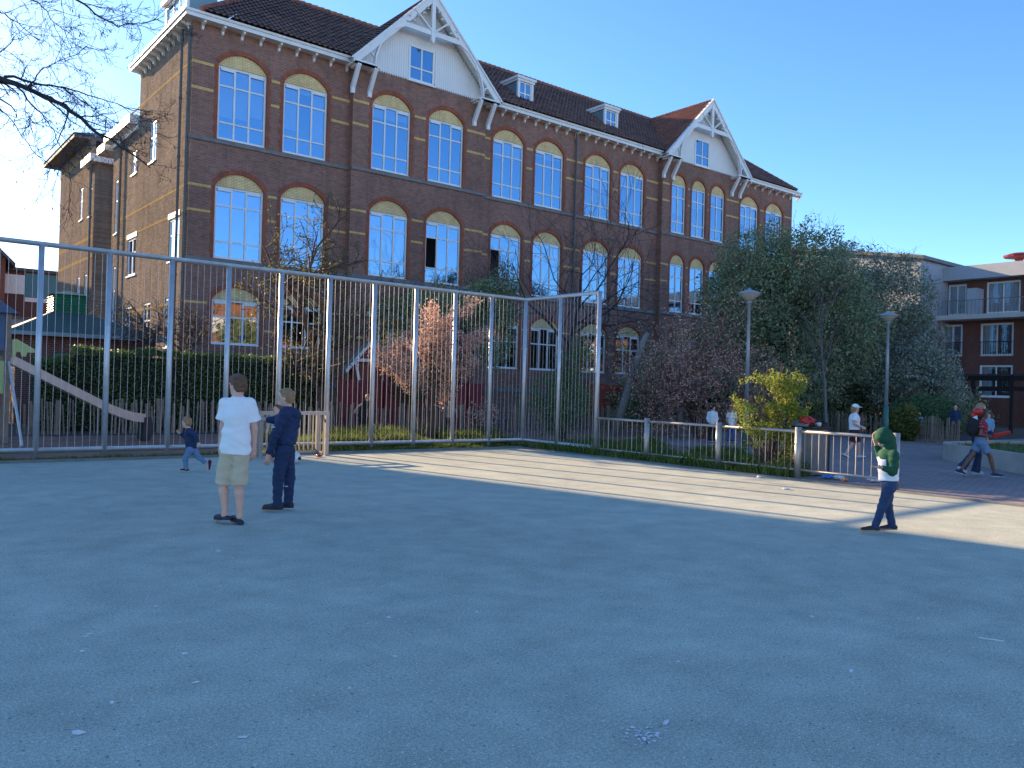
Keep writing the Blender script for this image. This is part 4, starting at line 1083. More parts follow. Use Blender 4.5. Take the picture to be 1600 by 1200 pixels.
# the overhanging tree, trunk left of the picture
oh = thing('overhanging_tree', 'bare tree with long thin branches hanging with catkins over the left of the court', 'tree', (-2.4,16.4,0))
O = Vector((-2.4,16.4,0))
LIMBS = {
    'A': [(0.57, 15.42, 6.02), (1.22, 14.64, 5.95), (1.65, 14.17, 5.92), (1.96, 13.79, 5.72), (2.35, 13.36, 5.48), (2.69, 12.95, 5.09), (2.93, 12.51, 4.84), (3.22, 12.15, 4.52)],
    'B': [(1.72, 14.11, 5.94), (2.1, 13.93, 5.89), (2.42, 13.81, 5.87), (2.81, 13.62, 5.78), (3.14, 13.49, 5.7), (3.41, 13.4, 5.67)],
    'C': [(0.38, 15.31, 7.15), (1.2, 14.78, 7.18), (1.66, 14.54, 7.02), (1.91, 14.47, 6.89), (2.17, 14.39, 6.68)],
    'D': [(1.11, 13.95, 7.62), (1.94, 13.16, 7.29), (2.3, 12.87, 6.9), (2.56, 12.54, 6.58), (2.8, 12.34, 6.42), (3.05, 12.02, 6.44), (3.2, 11.89, 6.49)],
    'E': [(1.79, 13.93, 5.83), (1.97, 13.4, 5.4), (2.12, 13.16, 5.15), (2.2, 12.97, 4.9), (2.39, 12.68, 4.46)],
    'F': [(1.96, 13.79, 5.74), (2.1, 13.81, 6.02), (2.28, 13.79, 6.2), (2.54, 13.71, 6.36), (2.69, 13.71, 6.54)],
    'G': [(0.94, 15.38, 6.86), (1.56, 14.88, 6.4), (1.79, 14.82, 6.59), (1.9, 14.86, 6.78)],
    'H': [(0.9, 14.39, 5.53), (1.47, 13.93, 5.55), (1.75, 13.58, 5.16), (1.95, 13.29, 4.74), (2.21, 13.09, 4.48)],
    'I': [(1.55, 15.14, 7.66), (2.18, 14.64, 7.34), (2.39, 14.59, 7.09), (2.58, 14.44, 6.93)],
    'J': [(2.42, 13.81, 5.87), (2.62, 13.52, 5.63), (2.86, 13.2, 5.4), (3.1, 12.88, 5.21)]}
ROOT = {'A': (-2.3,16.2,4.6), 'C': (-2.4,16.4,6.2), 'D': (-2.4,16.3,6.6), 'G': (-2.4,16.4,5.8), 'H': (-2.3,16.2,4.2), 'I': (-2.5,16.4,7.0)}
R0 = {'A': .085, 'B': .022, 'C': .028, 'D': .03, 'E': .016, 'F': .014, 'G': .024, 'H': .02, 'I': .022, 'J': .014}
big, tw, tips = MB(), [], []
big.tube([(0,0,-.1),(.05,0,2.5),(0,-.05,5),(-.1,.05,7.5),(-.2,.1,9.5)], [.30,.24,.19,.12,.04], 10)
for k, pts in LIMBS.items():
    P = [Vector(p)-O for p in pts]
    if k in ROOT: P = [Vector(ROOT[k])-O]+P
    # finer wandering line
    F_ = []
    for a, b in zip(P, P[1:]):
        for q in range(4):
            F_.append(a.lerp(b, q/4)+Vector((random.gauss(0,.012), random.gauss(0,.012), random.gauss(0,.012))))
    F_.append(P[-1]); n = len(F_)
    rs = [max(.006, R0[k]*(1-.9*(i/(n-1))**.7)) for i in range(n)]
    big.tube(F_, rs, 6, cap=False)
    start = 6 if k in ROOT else 1
    for i in range(start, n-1):
        for rep in range(1 if random.random() < .8 else 0):
            ax = (F_[i+1]-F_[i]).normalized(); side = ax.orthogonal(); side.rotate(Matrix.Rotation(random.uniform(0, 6.28), 3, ax))
            an = rad(random.uniform(25, 60))
            grow(F_[i].lerp(F_[i+1], random.random()), ax*math.cos(an)+side.normalized()*math.sin(an), random.uniform(.35,.95), max(.005, rs[i]*.4), 1, 3, tw, tips,
                dict(kids=[0,4,3], wob=.2, up=-.02, ang=(25,60), shrink=(.35,.7), rmin=.0028, step=.12, lo=[.2,.2,.1]))
big.build('trunk', M['bark_dark'], oh, True)
wood(tw, 'twigs', M['twig_dark'], oh, (1,2,3))
T = np.array([tuple(p) for p in tips if random.random() < .16])
leaves('catkins', T, .055, M['bark_dark'], oh, 1.6, .25)['kind'] = 'stuff'

# grass along the fences
def grass(label, n, sampler, hmin, hmax, wd=.011):
    P = np.array([sampler() for _ in range(n)]); N_ = len(P)
    a = rng.uniform(0, 2*np.pi, N_); h = rng.uniform(hmin, hmax, N_)*P[:, 2]
    lean = rng.normal(0, .35, (N_, 2))*h[:, None]
    base = np.stack([P[:,0], P[:,1], np.full(N_, -.01)], 1); s = np.stack([np.cos(a), np.sin(a), np.zeros(N_)], 1)*wd
    mid = base+np.stack([lean[:,0]*.35, lean[:,1]*.35, h*.6], 1); tip = base+np.stack([lean[:,0], lean[:,1], h], 1)
    v = np.stack([base-s, base+s, mid+s*.7, tip, mid-s*.7], 1).reshape(-1, 3)
    o = link_mesh('grass', np_mesh('grass', v, 5, np.arange(N_*5)), M['grass']); tag(o, label, 'grass', kind='stuff'); return o
def strip_sampler():
    x = random.uniform(-3, 14.7) ; y = random.uniform(KY+.13, KY+.75)
    k = .55 if x < 7.5 else 1.0
    return (x, y, k*(.5+noise.noise(Vector((x*1.7,y*2,0)))*.6+.3))
grass('short green grass in the narrow strip under the tall fence', 9000, strip_sampler, .06, .20)
def bed_sampler():
    while 1:
        x, y = random.uniform(7.6, 14.5), random.uniform(17.9, 20.6)
        m_ = noise.noise(Vector((x*.6, y*.6, 4)))
        if y < 18.9 or m_ > -.05: return (x, y, max(.3, .75+m_))
grass('lush sunlit grass behind the tall fence', 20000, bed_sampler, .18, .50, .013)
def rail_sampler():
    while 1:
        y = random.uniform(9.2, 17.2); x = random.uniform(KX+.16, 17.0+.2*(y-9.2))
        if x < 15.6 or noise.noise(Vector((x*.5, y*.5, 9))) > -.15: return (x, y, max(.3, .7+noise.noise(Vector((x*.9,y*.9,2)))*.8))
grass('rough grass behind the low railing', 20000, rail_sampler, .12, .40, .012)
# ------------------------------------------------------------------ neighbouring buildings
M['pale_wall'] = simple('pale_grey_wall', (.42,.44,.47), .8, .08, 1)
M['terrace_brick'] = simple('terrace_brick', (.26,.12,.07), .85, .3, 2)
M['tile_plain'] = simple('plain_roof_tile', (.20,.08,.05), .8, .3, 3)
M['slab'] = simple('balcony_concrete', (.55,.52,.46), .8, .1, 1)
apt = thing('apartment_house', 'brick apartment house with white top storey and balcony at the right edge', 'house', (62,20,0))
AX, AY = 62, 20
fw_ = MB(); holes = []
AW = [(22.68,24.84),(26.0,27.4),(19.3,21.3),(15.5,17.6),(12.0,14.2),(7.5,9.7),(3,5.2),(-1.5,.7)]
for a, b in AW: holes += [(a-AY,b-AY,.5,4.18),(a-AY,b-AY,4.78,7.1)]
wall_grid(fw_, -6-AY, 28-AY, -.1, 7.4, [(a,b,max(c,1.9) if c < 1 else c,d) for a,b,c,d in holes], lambda u, z, d: (d, u, z), .15)
fw_.quad((0,-6-AY,-.1),(12,-6-AY,-.1),(12,-6-AY,11),(0,-6-AY,11)); fw_.quad((0,28-AY,-.1),(12,28-AY,-.1),(12,28-AY,11),(0,28-AY,11))
fw_.build('wall', M['house_brick'], apt)
pp = lambda u, z, d: (d, u, z)
for a, b in AW:
    for c, d in ((1.9,4.18),(4.78,7.1)):
        f = window(apt, pp, a-AY+.01, b-AY-.01, c+.02, d-.02, 2, (1,), fw=.14, glass='glass_dim')
        cu = MB(); cu.quad(*[pp(u, z, .3) for u, z in ((b-AY-.75,c+.1),(b-AY-.15,c+.1),(b-AY-.15,d-.1),(b-AY-.75,d-.1))]); cu.build('curtain', M['blind'], f)
        if c > 4:
            g_ = MB()
            for k in range(13): g_.bar((-.06,a-AY+.1+k*(b-a-.2)/12,c-.05), (-.06,a-AY+.1+k*(b-a-.2)/12,c+1.0), .02)
            g_.bar((-.06,a-AY,c+1.0), (-.06,b-AY,c+1.0), .04); g_.build('juliet_rail', M['dark'], apt)
sb = MB(); sb.box(-1.5, .2, -6.2-AY, 28.2-AY, 7.3, 7.62); sb.build('balcony_slab', M['slab'], apt)
pw = MB(); PWN = [(22.4,24.6),(25.9,27.2),(18.5,20.8),(14,16.5)]
wall_grid(pw, -6-AY, 28-AY, 7.62, 10.2, [(a-AY,b-AY,7.75,10.0) for a, b in PWN], lambda u, z, d: (.25+d, u, z), .15)
pw.build('upper_wall', M['house_brick'], apt)
for a, b in PWN:
    f = window(apt, lambda u, z, d: (.25+d, u, z), a-AY+.01, b-AY-.01, 7.77, 9.98, 2, (1,), fw=.12, glass='glass_dim')
    cu = MB(); cu.quad(*[(.55, u, z) for u, z in ((a-AY+.1,7.8),(b-AY-.1,7.8),(b-AY-.1,9.9),(a-AY+.1,9.9))]); cu.build('curtain', M['blind'], f)
dr = MB(); dr.box(1.2, 1.3, -5.8-AY, 27.8-AY, .2, 10); dr.build('room_shade_backing', M['dark_room'], apt)
fc = MB(); fc.box(-.6, 12, -6.2-AY, 28.2-AY, 10.2, 11.15); fc.build('roof_fascia', M['pale_wall'], apt)
rl = MB()
for k in range(139): rl.bar((-1.42,-6-AY+k*.245,7.62), (-1.42,-6-AY+k*.245,8.6), .022)
rl.bar((-1.42,-6.1-AY,8.62), (-1.42,28.1-AY,8.62), .05); rl.build('balcony_rail', M['wood'], apt)
sc_ = MB(); sc_.box(-.9, .24, 24.75-AY, 25.4-AY, 7.63, 9.5); sc_.build('balcony_screen', M['pale_wall'], apt)
vn = MB(); vn.lathe([(.05,11.15),(.3,11.6),(.95,11.72),(1.0,11.85),(.5,12.0),(.1,12.05)], c=(1.5,23.0-AY,0), n=14); vn.build('roof_vent', M['red_wood'], apt)
nb = thing('gabled_block', 'pale grey walled block with sloping roof edge behind the big trees', 'house', (66,35,0))
q = MB(); q.prism([(-7.8,-.1),(10,-.1),(10,11.5),(3,13.2),(-7.8,11.5)], 'x', -8, 8); q.build('wall', M['pale_wall'], nb)
q = MB(); q.prism([(-8.1,11.35),(-8.1,11.6),(3,13.5),(10.3,11.7),(10.3,11.4),(3,13.2)], 'x', -8.3, 8.3); q.build('roof', M['stone'], nb)
# dark pergola in front of the apartment house
pg = thing('pergola', 'dark timber pergola beams in front of the apartment house', 'pergola', (47,16.5,0))
d_ = Vector((-.25,-1,0)).normalized()
for k in range(5):
    q = MB(); c = d_*(k*2.2-3); q.bar(c, c+Vector((0,0,3.0)), .16); q.build('post', M['bark_dark'], pg)
q = MB()
for z in (2.3, 2.85): q.bar(d_*-4+Vector((0,0,z)), d_*7+Vector((0,0,z)), .10, .24)
q.build('beam', M['bark_dark'], pg)
q = MB()
for k in range(16): c = d_*(k*.68-3.6)+Vector((0,0,3.02)); q.bar(c+Vector((-.8,.2,0)), c+Vector((.8,-.2,0)), .05, .1)
q.build('rafter', M['bark_dark'], pg)

# far houses at left
h1 = thing('row_house', 'far red brick house with steep dark roof at the left edge', 'house', (4.5,72,0))
q = MB(); q.prism([(-4,-.1),(4.6,-.1),(4.6,10.2),(.2,14.6),(-4,10.2)], 'y', 0, 9); q.build('wall', M['house_brick_x'], h1)
q = MB()
q.prism([(.2,14.9),(5.2,9.9),(5.2,9.6),(.2,14.6)], 'y', -.4, 9.3); q.prism([(.2,14.9),(.2,14.6),(-4.6,9.6),(-4.6,9.9)], 'y', -.4, 9.3); q.build('roof', M['lead'], h1)
for (a, b, c, d) in ((1.2,2.8,7.6,9.3),(-1.5,.2,7.6,9.3),(1.2,2.8,4.4,6.2),(-1.5,.2,4.4,6.2)):
    window(h1, lambda u, z, d: (u, d-.2, z), a, b, c, d, 2, (.6,.4), fw=.12)
h2 = thing('flat_roof_block', 'far flat block with white and teal panels beside the rear wing', 'house', (13,75,0))
M['teal'] = simple('teal_panel', (.06,.22,.26), .5, .15, 1)
q = MB(); q.box(-5.5, 8, 0, 10, -.1, 9.7); q.build('wall', M['house_brick_x'], h2)
q = MB(); q.box(-5.4, -2.2, -.06, -.005, 7.9, 9.4); q.box(-5.0,-3.2,-.06,-.005,5.4,6.3); q.build('white_panel', M['white'], h2)
q = MB(); q.box(-2.15, 7.9, -.06, -.005, 7.7, 9.6); q.build('teal_panel', M['teal'], h2)
q = MB(); q.box(-2.15, 7.9, -.08, -.005, 7.35, 7.68); q.build('white_band', M['white'], h2)
q = MB(); q.box(-5.6, 8.1, -.3, 10.1, 9.701, 9.95); q.build('roof', M['lead'], h2)
h3 = thing('garden_wall', 'long pale rendered wall far behind the yellowish young trees', 'wall', (4,62,0))
q = MB(); q.box(-14, 6, 0, .3, -.1, 5.2); q.build('wall', M['pale_wall'], h3); q = MB(); q.box(-14.1, 6.1, -.1, .4, 5.2, 5.35); q.build('coping', M['stone'], h3)

# the tall block left of the picture, whose corner throws the long shadow over the court
SHX = 8.75-(57-10.5)*math.tan(SUN_AZ)
cb_ = thing('corner_block', 'tall brick corner block outside the left of the picture shading the court', 'house', (SHX-11,51,0))
q = MB(); q.box(-11, 11, -6, 6, -.1, 17.4); q.build('wall', M['house_brick_x'], cb_)
q = MB(); q.box(-11.2, 11, -6.2, 6.2, 17.401, 17.8); q.build('roof', M['lead'], cb_)
for k in range(4):
    for z in (3, 7, 11, 14.6):
        x = -9+k*5.2
        window(cb_, lambda u, z_, d: (u, -6.2+d, z_), x, x+1.8, z, z+2.1, 2, (.6,.4))

# round concrete planter with lawn
PL = [(22.9,9.9),(22.55,9.45),(22.3,9.05),(20.5,7.2),(18.6,5.2),(17.2,3.4),(18.5,1.2),(22,.6),(27.5,5.0),(29.2,8.6),(27,10.4),(24,10.5),(23.4,10.25)]
pt_ = thing('lawn_planter', 'low curved concrete planter wall holding a raised lawn', 'planter', (23,6,0))
cen = Vector((23.3,6.2))
outer = [(x-23,y-6) for x, y in PL]; inner = [((x-cen.x)*.955+cen.x-23, (y-cen.y)*.955+cen.y-6) for x, y in PL]
q = MB(); n = len(PL)
for i in range(n):
    j = (i+1)%n
    a, b, c, d = outer[i], outer[j], inner[j], inner[i]
    q.quad((*a,-.05),(*b,-.05),(*b,.45),(*a,.45)); q.quad((*a,.45),(*b,.45),(*c,.45),(*d,.45)); q.quad((*d,.45),(*c,.45),(*c,.2),(*d,.2))
q.build('wall', M['concrete'], pt_)
q = MB(); q.add([(*p, .36) for p in inner], [tuple(range(n))]); q.build('lawn', M['lawn'], pt_)
def pl_sampler():
    while 1:
        x, y = random.uniform(17, 29), random.uniform(1, 10.4)
        # inside test against the planter outline
        c = False
        for i in range(n):
            (x1,y1),(x2,y2) = [(p[0]+23,p[1]+6) for p in (inner[i], inner[(i+1)%n])]
            if (y1 > y) != (y2 > y) and x < (x2-x1)*(y-y1)/(y2-y1)+x1: c = not c
        if c: return (x, y, 1)
g_o = grass('short lawn grass on the raised planter', 9000, pl_sampler, .42, .50, .012)

# the terrace across the playground, behind the viewer: it is what the low windows mirror
tb = thing('brick_terrace', 'long sunlit brick terrace across the court, behind the viewer', 'house', (45,-50,0))
q = MB(); q.box(-42, 60, -5, 5, -.1, 12.5); q.build('wall', M['terrace_brick'], tb)
q = MB(); q.prism([(-5.4,12.4),(5.4,12.4),(0,16.5)], 'x', -42.3, 60.3); q.build('roof', M['tile_plain'], tb)
q = MB()
for k in range(24):
    for z in (1.2, 4.6, 8.2): q.box(-40+k*4.2, -38.2+k*4.2, 5.001, 5.06, z, z+2.1)
q.build('window_row', M['white'], tb)
for i, x in enumerate((22, 39, 58, 75)):
    random.seed(900+i)
    big_tree(('broad dark tree','tall dark tree','spreading dark tree','slim dark tree')[i]+' behind the viewer across the court', (x, -30-3*(i%2), 0), [((0,0,6.0),(3.2,3.2,3.4)),((1.2,.8,4.2),(2.6,2.6,2.4)),((-1.4,-.6,7.4),(2.2,2.2,2.2))], 5000, 'leaf_dark', .42, trunk_r=.25, gap=.35, seed=100.+i, group='trees across the court')
# ------------------------------------------------------------------ people: bodies and clothes as smooth blended surfaces
def smin(a, b, k):
    h = np.clip(.5+.5*(b-a)/k, 0, 1); return b+(a-b)*h-k*h*(1-h)

class SDF:
    """rounded cones and ellipsoids blended together, then meshed by surface nets"""
    def __init__(s): s.p = []; s.cuts = []
    def cap(s, a, b, ra, rb=None, k=.02, flat=None, sq=None):
        s.p.append(('c', np.array(a, float), np.array(b, float), ra, ra if rb is None else rb, k, flat, sq)); return s
    def chain(s, pts, rs, k=.02, flat_end=False):
        for i in range(len(pts)-1): s.cap(pts[i], pts[i+1], rs[i], rs[i+1], k, 'b' if flat_end and i == len(pts)-2 else None)
        return s
    def ell(s, c, r, k=.02, rot=None):
        s.p.append(('e', np.array(c, float), np.array(r, float), k, rot)); return s
    def cut(s, p, n): s.cuts.append((np.array(p, float), np.array(n, float)/np.linalg.norm(n))); return s
    def mesh(s, name, vox, wr=0., wf=14., seed=0.):
        lo = np.full(3, 1e9); hi = -lo
        boxes = []
        for p in s.p:
            if p[0] == 'c':
                r = max(p[3], p[4])*(1 if p[7] is None else max(1, *p[7])); a = np.minimum(p[1], p[2])-r; b = np.maximum(p[1], p[2])+r
            else: R_ = max(p[2]); a = p[1]-R_; b = p[1]+R_
            boxes.append((a, b)); lo = np.minimum(lo, a); hi = np.maximum(hi, b)
        lo -= 3*vox; hi += 3*vox
        n = np.ceil((hi-lo)/vox).astype(int)+1
        ax = [lo[i]+vox*np.arange(n[i]) for i in range(3)]
        F = np.full(n, .3)
        for p, (a, b) in zip(s.p, boxes):
            k = p[5] if p[0] == 'c' else p[3]
            m_ = k*1.5+3*vox
            i0 = np.maximum(0, np.floor((a-m_-lo)/vox).astype(int)); i1 = np.minimum(n, np.ceil((b+m_-lo)/vox).astype(int)+1)
            sl_ = tuple(slice(i0[i], i1[i]) for i in range(3))
            X, Y, Z = np.meshgrid(*[ax[i][sl_[i]] for i in range(3)], indexing='ij')
            P = np.stack([X, Y, Z], -1)
            if p[0] == 'c':
                ba = p[2]-p[1]; L2 = ba@ba+1e-12
                t = np.clip(((P-p[1])@ba)/L2, 0, 1)
                D_ = P-(p[1]+t[..., None]*ba)
                if p[7] is not None: D_ = D_/np.array(p[7])
                d = np.linalg.norm(D_, axis=-1)-(p[3]+(p[4]-p[3])*t)
                if p[6] == 'b': d = np.maximum(d, (P-p[2])@(ba/math.sqrt(L2)))
                if p[6] == 'a': d = np.maximum(d, (p[1]-P)@(ba/math.sqrt(L2)))
            else:
                Q = P-p[1]
                if p[4] is not None: Q = Q@p[4]
                k0 = np.linalg.norm(Q/p[2], axis=-1); k1 = np.linalg.norm(Q/(p[2]**2), axis=-1)+1e-9
                d = k0*(k0-1)/k1
            F[sl_] = smin(F[sl_], d, max(k, 1e-4))
        X, Y, Z = np.meshgrid(*ax, indexing='ij')
        if wr:
            w1 = np.sin(X*wf*1.3+np.sin(Z*wf*1.7+seed)*1.6+seed)*np.sin(Z*wf*2.3+np.sin(Y*wf*1.1+seed*2)*1.8)
            w2 = np.sin((X+Y)*wf*2.7+np.sin(Z*wf*2.1)*2+seed*3)*np.sin(Z*wf*3.9+X*wf+seed)
            F = F+wr*(w1+.45*w2)
        for p, nn in s.cuts:
            F = np.maximum(F, (X-p[0])*nn[0]+(Y-p[1])*nn[1]+(Z-p[2])*nn[2])
        # surface nets
        ins = F < 0
        c = np.zeros(tuple(n-1), int)
        for dx in (0,1):
            for dy in (0,1):
                for dz in (0,1): c += ins[dx:n[0]-1+dx, dy:n[1]-1+dy, dz:n[2]-1+dz]
        act = (c > 0) & (c < 8)
        idx = np.full(act.shape, -1); ii = np.argwhere(act); idx[act] = np.arange(len(ii))
        acc = np.zeros((len(ii), 3)); cnt = np.zeros(len(ii))
        off = [(dx,dy,dz) for dx in (0,1) for dy in (0,1) for dz in (0,1)]
        for i, o1 in enumerate(off):
            for o2 in off[i+1:]:
                if sum(abs(x-y) for x, y in zip(o1, o2)) != 1: continue
                f1 = F[ii[:,0]+o1[0], ii[:,1]+o1[1], ii[:,2]+o1[2]]; f2 = F[ii[:,0]+o2[0], ii[:,1]+o2[1], ii[:,2]+o2[2]]
                x_ = (f1 < 0) != (f2 < 0); t = np.where(x_, f1/np.where(f1 == f2, 1, f1-f2), 0)
                pt = np.array(o1)+(np.array(o2)-np.array(o1))*t[:, None]
                acc[x_] += pt[x_]; cnt[x_] += 1
        V = lo+vox*(ii+acc/cnt[:, None])
        quads = []
        for a in range(3):
            b, d = (a+1)%3, (a+2)%3
            s0 = [slice(None)]*3; s1 = [slice(None)]*3; s0[a] = slice(0, n[a]-1); s1[a] = slice(1, n[a])
            e = ins[tuple(s0)] != ins[tuple(s1)]
            E = np.argwhere(e); E = E[(E[:, b] > 0) & (E[:, d] > 0) & (E[:, b] < n[b]-1) & (E[:, d] < n[d]-1)]
            fl = ins[E[:,0], E[:,1], E[:,2]]
            def at(db, dd):
                q = E.copy(); q[:, b] -= db; q[:, d] -= dd; return idx[q[:,0], q[:,1], q[:,2]]
            q = np.stack([at(0,0), at(1,0), at(1,1), at(0,1)], 1)
            q[~fl] = q[~fl][:, ::-1]; quads.append(q[:, ::-1])
        Q = np.concatenate(quads)
        return np_mesh(name, V, 4, Q.ravel())

def V3(*a): return np.array(a, float)
def unit(v): v = np.array(v, float); return v/(np.linalg.norm(v)+1e-9)

def hand(s, wrist, d, palm_n, L, thumb_side, curl=.5, spread=1.0):
    """palm plus five separate curling fingers; d pointing direction, palm_n towards which fingers curl"""
    d, pn = unit(d), unit(palm_n); sd_ = unit(np.cross(d, pn))*thumb_side
    w_ = L*.40
    pc = wrist+d*L*.26
    s.cap(wrist, wrist+d*L*.12, L*.15, L*.16, .008)
    for t in (-.6, -.2, .2, .6): s.cap(wrist+d*L*.08+sd_*w_*t*.45, wrist+d*L*.46+sd_*w_*t*.62, L*.085, L*.08, .010)
    for t, l in ((.68, .42), (.23, .48), (-.23, .44), (-.66, .34)):
        p = wrist+d*L*.46+sd_*w_*t*.64; dd = unit(d+sd_*t*.16*spread)
        for j, seg in enumerate((.42, .32, .26)):
            c = curl*(.55+.35*j); dd = unit(dd*math.cos(c)+pn*math.sin(c)); q = p+dd*l*L*seg
            s.cap(p, q, L*(.062-.008*j), L*(.056-.008*j), .004); p = q
    p = wrist+d*L*.14+sd_*w_*.5; dd = unit(d*.62+sd_*.72+pn*.25)
    for seg, r in ((.24, .08), (.18, .068), (.14, .058)):
        q = p+dd*L*seg; s.cap(p, q, L*r, L*r*.88, .007); p = q; dd = unit(dd+d*.45+pn*.25)

def face_basis(yaw, pitch=0.):
    """yaw 0 faces away (+w), 90 faces left (-u), -90 faces right (+u), 180 faces the camera"""
    y = rad(yaw); f = V3(-math.sin(y)*math.cos(pitch), math.cos(y)*math.cos(pitch), math.sin(pitch))
    r = V3(math.cos(y), math.sin(y), 0); u = np.cross(r, f); return f, r, u

M['skin'] = simple('fair_skin', (.74,.42,.31), .5, .05, 10)
M['skin_dark'] = simple('brown_skin', (.17,.085,.055), .5, .06, 10)
M['eye'] = simple('eye_dark', (.03,.025,.022), .2, .02)
M['lips'] = simple('lips', (.42,.17,.14), .5, .05)
def cloth(name, col, var=.12, rough=.85): return simple(name, col, rough, var, 6, fine=90)
M['hair_brown'] = simple('brown_hair', (.14,.062,.030), .6, .4, 18)
M['hair_dark'] = simple('dark_hair', (.018,.013,.011), .5, .4, 18)
M['hair_blond'] = simple('blond_hair', (.30,.20,.10), .6, .3, 18)
M['hair_mid'] = simple('light_brown_hair', (.34,.19,.085), .6, .3, 18)
M['shirt_white'] = cloth('white_cotton', (.90,.89,.88), .03)
M['shorts_beige'] = cloth('beige_cotton', (.62,.50,.34))
M['navy'] = cloth('navy_cloth', (.018,.036,.095), .25)
M['jeans'] = cloth('blue_denim', (.028,.055,.125), .35)
M['jeans_light'] = cloth('light_denim', (.14,.24,.38), .25)
M['jeans_dark'] = cloth('dark_denim', (.02,.035,.085), .25)
M['hood_green'] = cloth('green_fleece', (.010,.085,.042), .2)
M['maroon'] = cloth('maroon_cloth', (.07,.012,.022), .2)
M['black_cloth'] = cloth('black_cloth', (.014,.014,.018), .2)
M['tan_cloth'] = cloth('tan_cloth', (.36,.26,.17))
M['pale_green'] = cloth('pale_green_cloth', (.36,.42,.36))
M['shoe_dark'] = simple('dark_shoe', (.022,.022,.026), .6, .3, 15)
M['shoe_blue'] = simple('dark_blue_slipper', (.015,.022,.045), .6, .2, 15)
M['sole'] = simple('white_rubber', (.62,.61,.58), .6, .08, 10)
M['sole_tan'] = simple('tan_rubber', (.40,.28,.19), .7, .1, 10)
M['blue_cloth'] = cloth('blue_cloth', (.05,.12,.32), .2)
M['light_blue'] = cloth('light_blue_cloth', (.20,.36,.52), .2)
def plaid():
    mt, t, b = new_mat('red_patterned_cloth'); p = objco(t)
    v = t.nodes.new('ShaderNodeTexVoronoi'); v.inputs['Scale'].default_value = 26; t.links.new(p, v.inputs['Vector'])
    c = ramp(t, v.outputs['Distance'], [(.12, (.75,.62,.60)), (.22, (.33,.03,.05)), (.7, (.20,.02,.04))]); t.links.new(c, b.inputs['Base Color']); b.inputs['Roughness'].default_value = .85; return mt
M['plaid'] = plaid()

def person(label, loc, J, parts, vox=.008, skin='skin', group=None):
    """J: joints in metres, x to the right in the picture, y away from the camera, z up"""
    t = thing('person', label, 'person', loc, rz=math.atan2(RT.y, RT.x), group=group)
    h = J['h']; s_ = h/1.7
    B = SDF(); f, r, u = face_basis(J['yaw'], J.get('nod', 0))
    hc = V3(*J['head']); hs = J.get('hs', 1.)*h**.55/1.7**.55
    # head: skull, face, jaw, nose, ears, brow
    B.ell(hc+u*.025*hs, V3(.074,.093,.092)*hs, .01, np.stack([r, f, u], 1))
    B.ell(hc+f*.022*hs-u*.035*hs, V3(.060,.066,.082)*hs, .03, np.stack([r, f, u], 1))
    B.ell(hc+f*.052*hs-u*.090*hs, V3(.033,.028,.022)*hs, .03, np.stack([r, f, u], 1))
    B.cap(hc+f*.083*hs+u*.002*hs, hc+f*.100*hs-u*.033*hs, .010*hs, .015*hs, .012)
    B.ell(hc+f*.082*hs-u*.062*hs, V3(.022,.012,.010)*hs, .010, np.stack([r, f, u], 1))
    for q in (-1, 1):
        B.ell(hc+r*q*.076*hs-f*.006*hs-u*.012*hs, V3(.010,.020,.032)*hs, .006, np.stack([r, f, u], 1))
        B.ell(hc+r*q*.034*hs+f*.078*hs+u*.022*hs, V3(.022,.012,.009)*hs, .012, np.stack([r, f, u], 1))
    nk = V3(*J['neck'])
    B.cap(hc-u*.07*hs-f*.014*hs, nk, .050*s_+.004, .055*s_+.004, .03)
    pv = V3(*J['pelvis']); ch = nk*.72+pv*.28; tl = np.linalg.norm(nk-pv)
    wd = J.get('wd', 1.)
    B.chain([nk-(nk-pv)*.12, ch-(nk-pv)*.05, pv+(nk-pv)*.25, pv], [.078*s_, .100*s_, .088*s_, .098*s_], .04)
    for sd_ in 'LR':
        S, E, W = (V3(*J[k_+sd_]) for k_ in ('sh','el','wr'))
        B.cap(nk-(nk-pv)*.1, S, .07*s_, .055*s_, .03)
        B.cap(S, E, .048*s_, .038*s_, .02); B.cap(E, W, .038*s_, .026*s_, .012)
        hd_ = J.get('hd'+sd_, unit(W-E)); pn = J.get('pn'+sd_, unit(V3(0, 0, .3)+unit(pv-W)*.5))
        hand(B, W, hd_, pn, .175*s_, J.get('th'+sd_, 1), J.get('curl'+sd_, .45))
        Hp, K_, A = (V3(*J[k_+sd_]) for k_ in ('hp','kn','an'))
        B.cap(pv, Hp, .10*s_, .085*s_, .03); B.cap(Hp, K_, .078*s_, .053*s_, .02)
        calf = K_+(A-K_)*.28
        B.cap(K_, calf, .050*s_, .053*s_, .02); B.cap(calf, A, .053*s_, .031*s_, .02)
        T_ = V3(*J['to'+sd_]); back = A-unit(T_-A)*.03*s_
        B.cap(A, A*.35+T_*.65, .036*s_, .030*s_, .015); B.cap(A*.35+T_*.65, T_, .030*s_, .02*s_, .012)
    link_mesh('body', B.mesh('body', vox), M[skin], t, True)
    ctx = dict(t=t, J=J, s=s_, hs=hs, hc=hc, f=f, r=r, u=u, nk=nk, pv=pv, vox=vox)
    for q in (-1, 1):
        e_ = MB(); c_ = hc+r*q*.033*hs+f*.082*hs+u*.004*hs; e_.lathe([(.001,-.008*hs),(.009*hs,-.004*hs),(.010*hs,.003*hs),(.001,.008*hs)], c=tuple(c_), n=8); e_.build('eye', M['eye'], t, True)
    l_ = SDF(); l_.cap(hc+f*.088*hs-u*.062*hs-r*.016*hs, hc+f*.088*hs-u*.062*hs+r*.016*hs, .006*hs, None, .003); link_mesh('mouth', l_.mesh('mouth', .003), M['lips'], t, True)
    for fn, kw in parts: fn(ctx, **kw)
    return t

